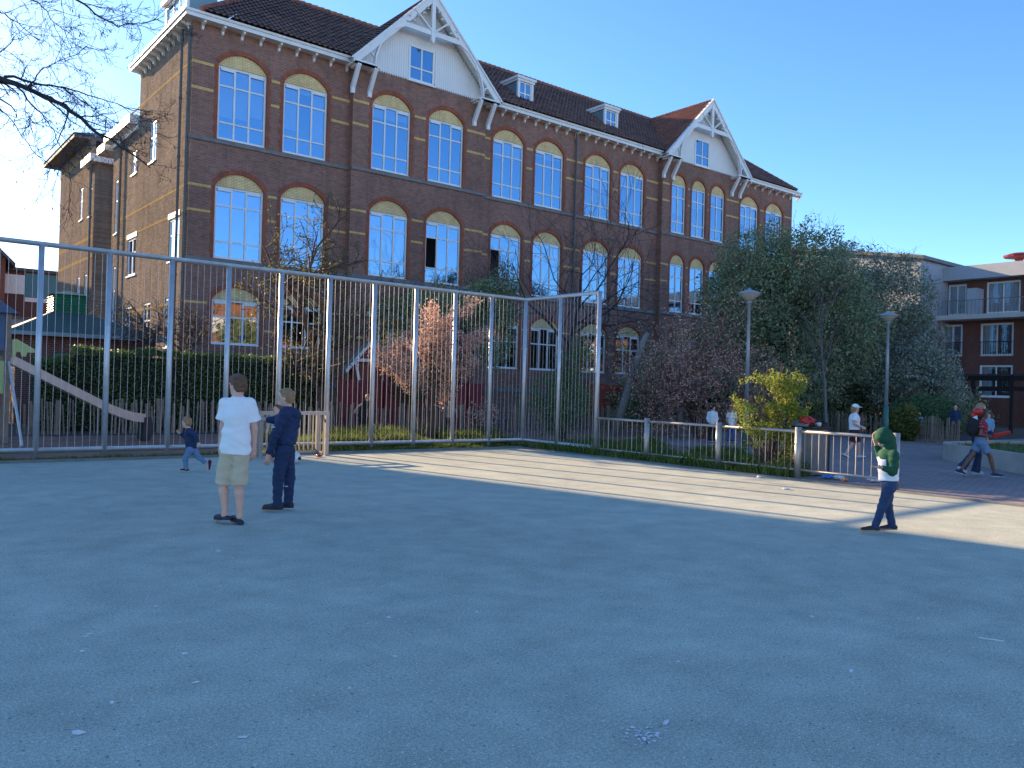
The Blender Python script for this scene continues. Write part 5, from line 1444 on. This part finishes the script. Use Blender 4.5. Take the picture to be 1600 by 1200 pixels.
def hair(c, mat='hair_brown', length=0., vol=1., bald_face=.045, cap_low=-.03, fringe=0.):
    S = SDF(); hs, hc, f, r, u = c['hs'], c['hc'], c['f'], c['r'], c['u']
    R_ = np.stack([r, f, u], 1)
    S.ell(hc+u*.036*hs-f*.008*hs, V3(.086,.102,.094)*hs*vol, .02, R_)
    S.ell(hc-u*.03*hs-f*.045*hs, V3(.074,.062,.075)*hs*vol, .03, R_)
    if fringe: S.ell(hc+u*.078*hs+f*.062*hs, V3(.062,.044,.036)*hs, .02, R_)
    if length:
        S.cap(hc-f*.075*hs-u*.02*hs, hc-f*.085*hs-u*(.06+length)*hs, .062*hs, .035*hs, .03)
        for q in (-1, 1): S.cap(hc+r*q*.062*hs-f*.03*hs, hc+r*q*.07*hs-f*.045*hs-u*(.04+length*.8)*hs, .032*hs, .02*hs, .02)
    # clear the face and the nape
    n_ = f*.75-u*.62
    S.cut(hc+f*bald_face*hs+u*.045*hs, n_)
    if not length: S.cut(hc-u*.085*hs, -u-f*.2)
    link_mesh('hair', S.mesh('hair', min(c['vox'], .007), wr=.0045*hs, wf=34), M[mat], c['t'], True)

def top(c, mat='shirt_white', sleeve=1.0, hem=None, loose=1.0, wide=None, name='shirt', wr=.004, wf=14, neck=.0, open_sleeve=1.0, mat_low=None, low_z=None):
    J, s_ = c['J'], c['s']; S = SDF(); nk, pv = c['nk'], c['pv']; ax = unit(pv-nk)
    hem_p = V3(*hem) if hem is not None else pv+ax*.03
    L_ = np.linalg.norm(hem_p-nk)
    S.chain([nk+ax*.055*s_, nk+(hem_p-nk)*.32, nk+(hem_p-nk)*.7], [.092*s_*loose, .135*s_*loose, .130*s_*loose], .05)
    S.cap(nk+(hem_p-nk)*.62, hem_p, .130*s_*loose, .138*s_*loose, .03, 'b', wide)
    for sd_ in 'LR':
        A, E, W = (V3(*J[k_+sd_]) for k_ in ('sh','el','wr'))
        S.cap(nk+ax*.05*s_, A-V3(0,0,.012), .068*s_, .064*s_*loose, .04)
        if sleeve <= 1:
            S.cap(A, A+(E-A)*sleeve*.85, .068*s_*loose, (.072 if open_sleeve > 1 else .058)*s_*loose*open_sleeve, .02, 'b')
        else:
            S.cap(A, E, .066*s_*loose, .056*s_*loose, .02); S.cap(E, E+(W-E)*.97, .056*s_*loose, .040*s_*loose, .015, 'b')
    S.cut(nk+V3(0,0,.035*s_+neck), (0,0,1)) if J.get('upright', 1) else None
    o = link_mesh(name, S.mesh(name, c['vox'], wr, wf, seed=pv[0]*7+nk[2]), M[mat], c['t'], True)
    if mat_low:
        me = o.data; me.materials.append(M[mat_low])
        for p in me.polygons:
            if low_z(p.center): p.material_index = 1
    return o

def legs(c, mat='jeans', length=1., loose=1., name='trousers', wr=.004, flare=1., top_z=.05, wf=15):
    J, s_ = c['J'], c['s']; S = SDF(); pv = c['pv']; ax = unit(c['nk']-pv)
    S.cap(pv+ax*top_z, pv-ax*.03*s_, .108*s_*loose**.4, .112*s_*loose**.5, .03, 'a')
    for sd_ in 'LR':
        Hp, K_, A = (V3(*J[k_+sd_]) for k_ in ('hp','kn','an'))
        S.cap(pv, Hp, .110*s_, .098*s_*loose, .03)
        if length < .999 and length <= .62:
            e_ = Hp+(K_-Hp)*min(1, length/.5) if length <= .5 else K_+(A-K_)*(length-.5)*2
            if length > .5:
                S.cap(Hp, K_, .094*s_*loose, .082*s_*loose, .02); S.cap(K_-(K_-Hp)*.05, e_, .082*s_*loose, .080*s_*loose*flare, .02, 'b')
            else: S.cap(Hp, e_, .094*s_*loose, .084*s_*loose*flare, .02, 'b')
        else:
            S.cap(Hp, K_, .092*s_*loose, .068*s_*loose, .02)
            S.cap(K_, A+(A-K_)*.04, .068*s_*loose, .055*s_*loose*flare, .02, 'b')
    link_mesh(name, S.mesh(name, c['vox'], wr, wf, seed=pv[2]*9), M[mat], c['t'], True)

def shoes(c, mat='shoe_dark', sole='sole', low=False, sole_h=.022, open_heel=False, name='shoe'):
    J, s_ = c['J'], c['s']
    for sd_ in 'LR':
        A, T_ = V3(*J['an'+sd_]), V3(*J['to'+sd_]); d = unit(T_-A); g = unit(V3(T_[0]-A[0], T_[1]-A[1], 0)) if abs(d[2]) < .93 else d
        # sole plane passes below ankle and toe
        heel = V3(*J.get('he'+sd_, tuple(A-g*.045*s_-V3(0,0,.055*s_))))
        ball = T_-d*.02; sd = unit(np.cross(unit(ball-heel), V3(0,0,1))); upn = np.cross(sd, unit(ball-heel)); upn = upn*(1 if upn[2] > -.2 else -1)
        S = SDF()
        if open_heel: S.cap(heel+(ball-heel)*.45+upn*.036*s_, ball+upn*.026*s_, .042*s_, .036*s_, .02); S.cap(heel+upn*.012, ball+upn*.012, .036*s_, .034*s_, .02)
        else:
            S.cap(heel+upn*.035*s_, heel+(ball-heel)*.5+upn*.036*s_, .041*s_, .043*s_, .02); S.cap(heel+(ball-heel)*.5+upn*.036*s_, ball+upn*.028*s_, .043*s_, .036*s_, .02)
            if not low: S.cap(heel+upn*.04*s_+d*.02, A*1., .042*s_, .042*s_, .02)
        S.cut(heel, -upn)
        o = link_mesh(name, S.mesh(name, min(.006, c['vox'])), M[mat], c['t'], True)
        if sole:
            Q = SDF(); Q.cap(heel+(ball-heel)*.02, heel+(ball-heel)*.5, .042*s_, .046*s_, .015); Q.cap(heel+(ball-heel)*.5, ball+(ball-heel)*.05, .046*s_, .038*s_, .015)
            Q.cut(heel+upn*sole_h*s_, upn); Q.cut(heel-upn*.004*s_, -upn)
            link_mesh('sole', Q.mesh('sole', .006), M[sole], o, True)

def blob(c, name, mat, caps=(), ells=(), cuts=(), vox=None, wr=0.):
    S = SDF()
    for q in caps: S.cap(*q)
    for q in ells: S.ell(*q)
    for q in cuts: S.cut(*q)
    return link_mesh(name, S.mesh(name, vox or c['vox'], wr), M[mat], c['t'], True)

# --- the boy in white T-shirt and beige shorts, seen from behind
person('boy in white T-shirt, beige shorts and dark slippers seen from behind', (3.40,9.12,0), dict(h=1.66, yaw=62, nod=0,
    head=(.010,.0,1.545), neck=(.02,-.02,1.40), pelvis=(.0,0,.86), shL=(-.115,.0,1.345), shR=(.150,-.0,1.345),
    elL=(-.150,.03,1.08), wrL=(-.180,.06,.88), elR=(.195,.05,1.07), wrR=(.180,.10,.85), hdL=V3(-.06,.05,-1), hdR=V3(-.1,.1,-1), pnL=V3(.7,.7,.1), pnR=V3(-.7,.6,0), thL=1, thR=-1,
    hpL=(-.072,0,.80), hpR=(.072,0,.80), knL=(-.125,.02,.45), knR=(.055,.0,.44), anL=(-.09,.0,.105), anR=(.075,.0,.085), toL=(-.225,.12,.022), toR=(-.04,.09,.022), heL=(-.03,-.05,.055), heR=(.105,-.04,.012)),
    [(hair, dict(mat='hair_brown', vol=1.06, fringe=1)), (top, dict(mat='shirt_white', sleeve=.82, hem=(.005,0,.79), loose=1.04, wide=(1.22,1,1), open_sleeve=1.2, name='t_shirt', wr=.0065, wf=10)),
     (legs, dict(mat='shorts_beige', length=.5, loose=1.0, flare=1.12, name='shorts', wr=.006, wf=13)), (shoes, dict(mat='shoe_blue', sole=None, open_heel=True, name='slipper'))], vox=.0062)
# --- the boy in navy tracksuit, facing left, one arm raised
person('boy in navy tracksuit standing sideways with his arm stretched out', (4.22,9.78,0), dict(h=1.52, yaw=80,
    head=(.055,.0,1.405), neck=(.075,.01,1.27), pelvis=(.055,0,.78), shL=(.035,.13,1.215), shR=(.08,-.13,1.215),
    elL=(-.10,.17,1.12), wrL=(-.235,.15,1.12), elR=(-.03,-.17,.95), wrR=(-.10,-.16,.705), hdL=V3(-1,-.05,.1), hdR=V3(-.2,0,-1), pnL=V3(0,0,-1), pnR=V3(-.4,.6,0), thL=-1, thR=1,
    hpL=(.06,.075,.74), hpR=(.04,-.075,.74), knL=(.095,.10,.41), knR=(.005,-.08,.41), anL=(.085,.10,.085), anR=(.0,-.08,.085), toL=(-.02,.12,.025), toR=(-.17,-.06,.025)),
    [(hair, dict(mat='hair_mid', vol=1.0, bald_face=.05, fringe=1)), (top, dict(mat='navy', sleeve=2, hem=(.055,0,.83), loose=1.12, name='jacket', wr=.007, wf=16)),
     (legs, dict(mat='navy', length=1, loose=1.10, wr=.006, top_z=.09, wf=18)), (shoes, dict(mat='shoe_dark', sole='dark_sole' if 'dark_sole' in M else 'shoe_dark')),
     (lambda c: blob(c, 'hood', 'navy', caps=[((.16,.03,1.20),(.185,.0,1.06),.065,.045,.03),((.10,.09,1.24),(.17,.03,1.19),.045,.06,.03),((.10,-.09,1.24),(.17,-.03,1.19),.045,.06,.03),((.03,.09,1.235),(.10,.10,1.245),.03,.045,.02),((.03,-.09,1.235),(.10,-.10,1.245),.03,.045,.02)], wr=.003), {}),
     (lambda c: [MB().box(-.052,-.012,-.240,-.232,1.045,1.055).build('reflective_strip', M['white'], c['t']), MB().box(.055,.095,.033,.036,.30,.31).build('reflective_strip', M['white'], c['t'])], {})], vox=.0062)
# --- toddler running left
person('toddler in navy jumper and blue jeans running towards the left', (4.64,14.57,0), dict(h=.96, yaw=78, hs=1.08,
    head=(-.06,.0,.855), neck=(-.015,.0,.745), pelvis=(.04,0,.42), shL=(-.03,.09,.705), shR=(.0,-.09,.705),
    elL=(-.13,.12,.60), wrL=(-.20,.08,.66), elR=(.14,-.13,.66), wrR=(.19,-.11,.52), hpL=(.05,.05,.40), hpR=(.03,-.05,.39), knL=(.15,.05,.25), knR=(-.05,-.05,.22), anL=(.26,.06,.17), anR=(-.02,-.05,.055), toL=(.32,.06,.05), toR=(-.13,-.05,.02), heL=(.31,.06,.20), thR=1),
    [(hair, dict(mat='hair_mid', vol=1.06)), (top, dict(mat='navy', sleeve=2, hem=(.035,0,.40), loose=1.18, name='jumper')), (legs, dict(mat='jeans_light', length=1, loose=1.15)), (shoes, dict(mat='maroon', sole='sole'))], vox=.006)
# --- child half hidden at the goal
person('child in pale green top half hidden behind the boy in navy', (6.95,16.35,0), dict(h=1.15, yaw=150,
    head=(.0,0,1.03), neck=(.0,0,.90), pelvis=(.0,0,.54), shL=(-.12,0,.86), shR=(.12,0,.86), elL=(-.16,-.02,.68), wrL=(-.17,-.1,.52), elR=(.16,-.02,.68), wrR=(.17,-.1,.52), hpL=(-.06,0,.50), hpR=(.06,0,.50), knL=(-.07,-.02,.29), knR=(.07,0,.29), anL=(-.07,0,.06), anR=(.08,0,.06), toL=(-.09,-.12,.02), toR=(.1,-.12,.02)),
    [(hair, dict(mat='hair_brown', vol=1.04)), (top, dict(mat='pale_green', sleeve=.9, hem=(0,0,.5), loose=1.15)), (legs, dict(mat='navy', length=1)), (shoes, dict())], vox=.008)
def segd(p, a, b):
    a, b, p = V3(*a), V3(*b), V3(*p); t = np.clip((p-a)@(b-a)/((b-a)@(b-a)), 0, 1); return np.linalg.norm(p-a-(b-a)*t)
# --- the child in the green hood at the railing
def hood_part(c):
    J, hs, hc, f, r, u = c['J'], c['hs'], c['hc'], c['f'], c['r'], c['u']; R_ = np.stack([r, f, u], 1)
    S = SDF(); S.ell(hc+u*.03*hs-f*.012*hs, V3(.105,.122,.118)*hs, .03, R_); S.cap(hc-f*.05*hs-u*.06*hs, c['nk']+V3(.03,0,-.02), .085*hs, .085*hs, .04); S.cap(hc+f*.02*hs-u*.10*hs, c['nk']+V3(-.03,0,.0), .06*hs, .07*hs, .03)
    S.cut(hc+f*.118*hs+u*.03*hs, f*.95-u*.25)
    link_mesh('hood', S.mesh('hood', .006, wr=.004, wf=16), M['hood_green'], c['t'], True)
person('child in green and white hooded sweater and jeans by the railing end', (9.63,4.88,0), dict(h=1.24, yaw=84, nod=-.6,
    head=(-.015,.0,1.135), neck=(.04,.01,1.01), pelvis=(.055,0,.60), shL=(.03,.115,.955), shR=(.055,-.115,.955),
    elL=(.03,.19,.90), wrL=(-.075,.12,1.10), elR=(.035,-.15,.765), wrR=(-.115,-.17,.80), hdL=V3(-.2,-.1,1), hdR=V3(-1,-.05,-.02), pnL=V3(.3,-.5,0), pnR=V3(0,.2,1), curlR=.22, thR=-1, thL=1,
    hpL=(.075,.065,.56), hpR=(.03,-.065,.56), knL=(.085,.08,.33), knR=(-.045,-.06,.33), anL=(.145,.08,.085), anR=(-.125,-.06,.085), toL=(.0,.09,.028), toR=(-.28,-.05,.028)),
    [(hood_part, {}), (top, dict(mat='hood_green', sleeve=2, hem=(.05,0,.635), loose=1.10, name='sweater', wr=.006, mat_low='shirt_white', low_z=lambda p: p[2] < .865-.55*p[0]+.012*math.sin(p[1]*40) and segd(p, (.055,-.115,.955), (.035,-.15,.765)) > .082 and segd(p, (.035,-.15,.765), (-.115,-.17,.80)) > .068)), (legs, dict(mat='jeans', length=1, loose=1.05, wr=.004, wf=18)), (shoes, dict(mat='shoe_dark', sole='sole_tan', sole_h=.03)),
     (hair, dict(mat='hair_dark', vol=.98))], vox=.0058)
# --- girl with white cap
def cap_part(mat):
    def fn(c):
        hs, hc, f, r, u = c['hs'], c['hc'], c['f'], c['r'], c['u']; R_ = np.stack([r, f, u], 1)
        S = SDF(); S.ell(hc+u*.045*hs, V3(.090,.108,.094)*hs, .01, R_); S.cut(hc+u*.035*hs, -u-f*.08); S.ell(hc+u*.045*hs+f*.13*hs, V3(.066,.080,.012)*hs, .012, R_)
        link_mesh('cap', S.mesh('cap', .006), M[mat], c['t'], True)
    return fn
person('girl in white cap, white T-shirt and maroon shorts walking right', (20.5,11.2,0), dict(h=1.46, yaw=-85,
    head=(-.01,0,1.325), neck=(-.03,0,1.19), pelvis=(-.02,0,.74), shL=(-.03,.13,1.13), shR=(-.05,-.13,1.13), elL=(-.05,.16,.93), wrL=(.14,.12,.87), elR=(-.10,-.17,.93), wrR=(.10,-.17,.855), hpL=(-.01,.07,.70), hpR=(-.03,-.07,.70), knL=(.12,.07,.40), knR=(-.10,-.07,.40), anL=(.15,.07,.085), anR=(-.27,-.07,.125), toL=(.32,.07,.04), toR=(-.19,-.07,.022), heR=(-.335,-.07,.10), thR=-1),
    [(hair, dict(mat='hair_mid', length=.08)), (cap_part('shirt_white'), {}), (top, dict(mat='shirt_white', sleeve=.75, hem=(-.02,0,.78), loose=1.12, open_sleeve=1.1, name='t_shirt')), (legs, dict(mat='maroon', length=.40, loose=1.18, name='shorts', top_z=.08)), (shoes, dict(mat='sole', sole='shoe_dark'))], vox=.008)
# --- two walking girls at right
person('girl in red patterned top and denim shorts striding right holding a red folder', (18.56,7.36,0), dict(h=1.42, yaw=-92,
    head=(.035,0,1.335), neck=(.0,0,1.20), pelvis=(-.015,0,.80), shL=(.0,.13,1.15), shR=(-.05,-.13,1.15), elL=(.06,.16,.95), wrL=(.17,.05,.90), elR=(-.11,-.16,.92), wrR=(.10,-.13,.875), hdR=V3(1,.05,.05), hpL=(.01,.07,.74), hpR=(-.03,-.07,.74), knL=(-.14,.07,.47), knR=(.16,-.07,.46), anL=(-.37,.07,.15), anR=(.25,-.07,.095), toL=(-.29,.07,.03), toR=(.43,-.07,.03), heL=(-.46,.07,.10), thR=-1, curlR=.9),
    [(hair, dict(mat='hair_dark', length=.05, vol=1.05)), (top, dict(mat='plaid', sleeve=.6, hem=(-.015,0,.86), loose=1.08, open_sleeve=1.1, name='blouse')), (legs, dict(mat='jeans_light', length=.34, loose=1.15, flare=1.08, name='shorts', top_z=.08)), (shoes, dict(mat='jeans_dark', sole='sole'))], vox=.008, skin='skin_dark')
person('blond girl in white top and dark flared jeans walking behind the red top', (18.98,7.62,0), dict(h=1.58, yaw=-88,
    head=(.075,0,1.45), neck=(.05,0,1.31), pelvis=(.02,0,.83), shL=(.05,.13,1.25), shR=(.02,-.13,1.25), elL=(.06,.16,1.0), wrL=(.12,.12,.84), elR=(.06,-.15,1.0), wrR=(.16,-.1,.86), hpL=(.03,.07,.78), hpR=(.01,-.07,.78), knL=(.09,.06,.44), knR=(-.12,-.06,.46), anL=(.03,.06,.09), anR=(-.33,-.06,.18), toL=(.18,.06,.03), toR=(-.25,-.06,.05), heR=(-.40,-.06,.14)),
    [(hair, dict(mat='hair_blond', length=.11)), (top, dict(mat='shirt_white', sleeve=.7, hem=(.02,0,.84), loose=1.05, name='t_shirt')), (legs, dict(mat='jeans_dark', length=1, loose=1.0, flare=1.75)), (shoes, dict(mat='sole', sole='sole'))], vox=.008)
bg_ = MB(); S_ = SDF(); S_.ell((0,0,0), V3(.12,.09,.20), .02); S_.ell((.06,0,.02), V3(.09,.10,.15), .03); o = link_mesh('backpack', S_.mesh('backpack', .008, wr=.006, wf=20), M['black_cloth'], None, True)
o.location = (18.50-.16*.78, 7.36+.16*.63, 1.06); o.rotation_euler = (0,0,math.atan2(RT.y, RT.x)); tag(o, 'black backpack on the back of the girl in the red top', 'backpack')
S_ = SDF(); S_.ell((0,0,0), V3(.11,.10,.085), .02); S_.cap((-.05,0,-.03),(-.10,0,-.09),.05,.03,.03); o = link_mesh('red_cap', S_.mesh('red_cap', .008, wr=.004), M['bag_red'], None, True)
o.location = (18.54-.07*.78, 7.37+.07*.63, 1.39); o.rotation_euler = (0,0,math.atan2(RT.y, RT.x)); tag(o, 'red cap worn back to front by the girl in denim shorts', 'cap')
q = MB(); q.prism([(0,0),(.34,.12),(.33,.17),(.0,.09)], 'y', -.012, .012); o = q.build('folder', M['bag_red']); o.location = (18.56+.16*.779+.16*.627*-1, 7.36-.16*.627-.16*.779, .85); o.rotation_euler = (.2,0,math.atan2(RT.y, RT.x)); tag(o, 'red folder held out by the girl in denim shorts', 'folder')

def standing(label, loc, h, yaw, mats, pose=None, group=None, skin='skin', hairk=None):
    k = h/1.3
    J = dict(h=h, yaw=yaw, head=(0,0,1.17*k), neck=(0,0,1.04*k), pelvis=(0,0,.64*k), shL=(-.10*k,.06*k,.99*k), shR=(.10*k,-.06*k,.99*k), elL=(-.15*k,.06*k,.80*k), wrL=(-.10*k,-.03*k,.66*k), elR=(.15*k,-.06*k,.80*k), wrR=(.10*k,-.12*k,.66*k),
        hpL=(-.055*k,.02*k,.60*k), hpR=(.055*k,-.02*k,.60*k), knL=(-.07*k,.02*k,.34*k), knR=(.07*k,-.02*k,.34*k), anL=(-.08*k,.02*k,.07*k), anR=(.08*k,-.02*k,.07*k))
    f, r, u = face_basis(yaw)
    if pose: J.update(pose)
    for sd_ in 'LR': J.setdefault('to'+sd_, tuple(V3(*J['an'+sd_])+f*.13*k-V3(0,0,.045*k)))
    person(label, loc, J, [(hair, dict(mat=mats[0], **(hairk or {}))), (top, dict(mat=mats[1], sleeve=mats[3] if len(mats) > 3 else .8, hem=tuple(V3(*J['pelvis'])-V3(0,0,.04*k)), loose=1.12)), (legs, dict(mat=mats[2], length=1, loose=1.05)), (shoes, dict())], vox=.010, group=group, skin=skin)
standing('child with dark hair in white top walking beside another behind the railing', (22.5,17.3,0), 1.27, -80, ('hair_dark','shirt_white','black_cloth',2))
standing('child in white top with blue scarf half hidden by the lit bush', (23.0,16.9,0), 1.25, -75, ('hair_mid','shirt_white','blue_cloth',.8), hairk=dict(length=.06))
standing('boy in black vest leaning forward by the dark red fence', (12.55,22.95,0), 1.33, -80, ('hair_mid','black_cloth','black_cloth',.3),
    dict(head=(.16,0,1.19), neck=(.08,0,1.08), pelvis=(-.05,0,.64), shL=(.06,.11,1.02), shR=(.03,-.11,1.02), elL=(.10,.14,.84), wrL=(.12,.10,.66), elR=(-.12,-.15,.92), wrR=(-.22,-.12,.78), upright=0))
standing('child in tan top with arms spread behind the pink bronze tree', (15.9,23.1,0), 1.18, 170, ('hair_dark','tan_cloth','black_cloth',2),
    dict(elL=(-.30,.02,.90), wrL=(-.48,.0,.95), elR=(.22,-.06,.80), wrR=(.26,-.05,.66)))
standing('child with curly fair hair and patterned top near the dark shrub', (26.0,22.6,0), 1.25, 175, ('hair_blond','plaid','black_cloth',.8), hairk=dict(vol=1.15, length=.03))
for i, (x, y, h, mats, yw, lb) in enumerate(((33.0,15.4,1.15,('hair_dark','light_blue','jeans_dark',.8),170,'child in light blue top behind the paling fence near the right lamp'),
        (34.8,14.8,1.5,('hair_dark','navy','black_cloth',2),160,'person in dark clothes behind the olive shrub'),
        (31.6,12.3,1.25,('hair_dark','light_blue','jeans_dark',2),120,'child in light blue jacket at the end of the paling fence'),
        (36.5,11.6,1.2,('hair_dark','shirt_white','jeans_dark',.8),120,'child in white top far off by the pergola'))):
    standing(lb, (x,y,0), h, yw, mats)

# football
def ball_mat():
    mt, t, b = new_mat('football_skin'); p = objco(t)
    v = t.nodes.new('ShaderNodeTexVoronoi'); v.inputs['Scale'].default_value = 8.2; v.inputs['Randomness'].default_value = .35; t.links.new(p, v.inputs['Vector'])
    sx = t.nodes.new('ShaderNodeSeparateXYZ'); t.links.new(v.outputs['Color'], sx.inputs[0])
    c = ramp(t, sx.outputs[0], [(.0, (.02,.02,.025)), (.24, (.02,.02,.025)), (.241, (.72,.72,.72)), (1, (.75,.75,.75))])
    [n for n in t.nodes if n.type == 'VALTORGB'][-1].color_ramp.interpolation = 'CONSTANT'
    t.links.new(c, b.inputs['Base Color']); b.inputs['Roughness'].default_value = .35; return mt
bm = bmesh.new(); bmesh.ops.create_icosphere(bm, subdivisions=4, radius=.11); me = bpy.data.meshes.new('football'); bm.to_mesh(me); bm.free()
o = link_mesh('football', me, ball_mat(), None, True); o.location = (6.98,15.45,.11); o.rotation_euler = (1.9,.6,2.2); tag(o, 'black and white football on the asphalt in front of the goal', 'ball')

# paper scraps and stones lying on the court
SP = [(0.85,4.09,.035,'white angled paper scrap in the left foreground'),(3.14,2.64,.028,'white scrap nearest the chalk smudge in the foreground')]
q = MB(); q.bar((-.075,0,.006),(.075,0,.006),.006); o = q.build('stick', M['bag_white']); o.location = (6.04,2.30,0); o.rotation_euler = (0,0,-1.15); tag(o, 'thin white lolly stick lying at the right of the foreground', 'stick')
for x, y, r, lb in SP: scrap('scrap', x, y, r, M['bag_white'], lb, 'paper', None, random.uniform(0, 3), 5 if r < .04 else 4)
for (x, y) in ((1.22,5.63),(1.74,6.06),(1.19,5.59),(1.11,5.29),(1.58,4.93),(1.48,4.43),(1.06,4.38),(4.04,7.03),(2.95,4.95),(3.54,4.73),(2.56,4.21),(5.51,3.3),(6.15,2.84),(1.43,3.63),(4.62,2.51),(2.75,7.72),(4.88,13.7),(2.1,3.9),(3.9,3.2),(2.3,6.4)):
    scrap('scrap', x, y, random.uniform(.012,.026), M['bag_white'], 'tiny white scrap lying on the grey asphalt', 'paper', 'tiny white scraps on the asphalt', random.uniform(0, 3), 6)

# chalk left on the asphalt
M['chalk'] = simple('white_chalk', (.62,.64,.66), .95, .25, 30)
M['chalk_blue'] = simple('blue_chalk', (.80,.76,.86), .95, .3, 30)
def chalk(pts, w_, mat, label, group=None):
    b = MB(); P = [Vector((x, y, .004)) for x, y in pts]; L_, R_ = [], []
    for i, p in enumerate(P):
        d = (P[min(i+1,len(P)-1)]-P[max(i-1,0)]).normalized(); n_ = Vector((-d.y, d.x, 0)); k = w_*random.uniform(.6,1.2)*(.4 if i in (0, len(P)-1) else 1)
        L_.append(p+n_*k); R_.append(p-n_*k)
    for i in range(len(P)-1): b.quad(R_[i], R_[i+1], L_[i+1], L_[i])
    o = b.build('chalk_mark', mat); tag(o, label, 'chalk mark', group)
chalk([(6.02,13.55),(6.35,13.35),(6.62,13.02),(6.80,12.62)], .022, M['chalk'], 'curved white chalk line on the shaded asphalt right of the boy in navy')
chalk([(6.18,13.38),(6.26,13.18),(6.29,12.98)], .018, M['chalk'], 'short white chalk stroke beside the curved chalk line')
random.seed(5)
b = MB()
for k in range(46):
    x, y = 2.95+random.gauss(0,.055), 2.60+random.gauss(0,.05); r = random.uniform(.004,.013)
    n_ = 5; pts = [(x+r*(1+.5*random.uniform(-1,1))*math.cos(6.283*i/n_), y+r*(1+.5*random.uniform(-1,1))*math.sin(6.283*i/n_), .0035) for i in range(n_)]
    b.add(pts, [tuple(range(n_))])
o = b.build('chalk_mark', M['chalk_blue']); tag(o, 'pale blue chalk smudge in the foreground', 'chalk mark')
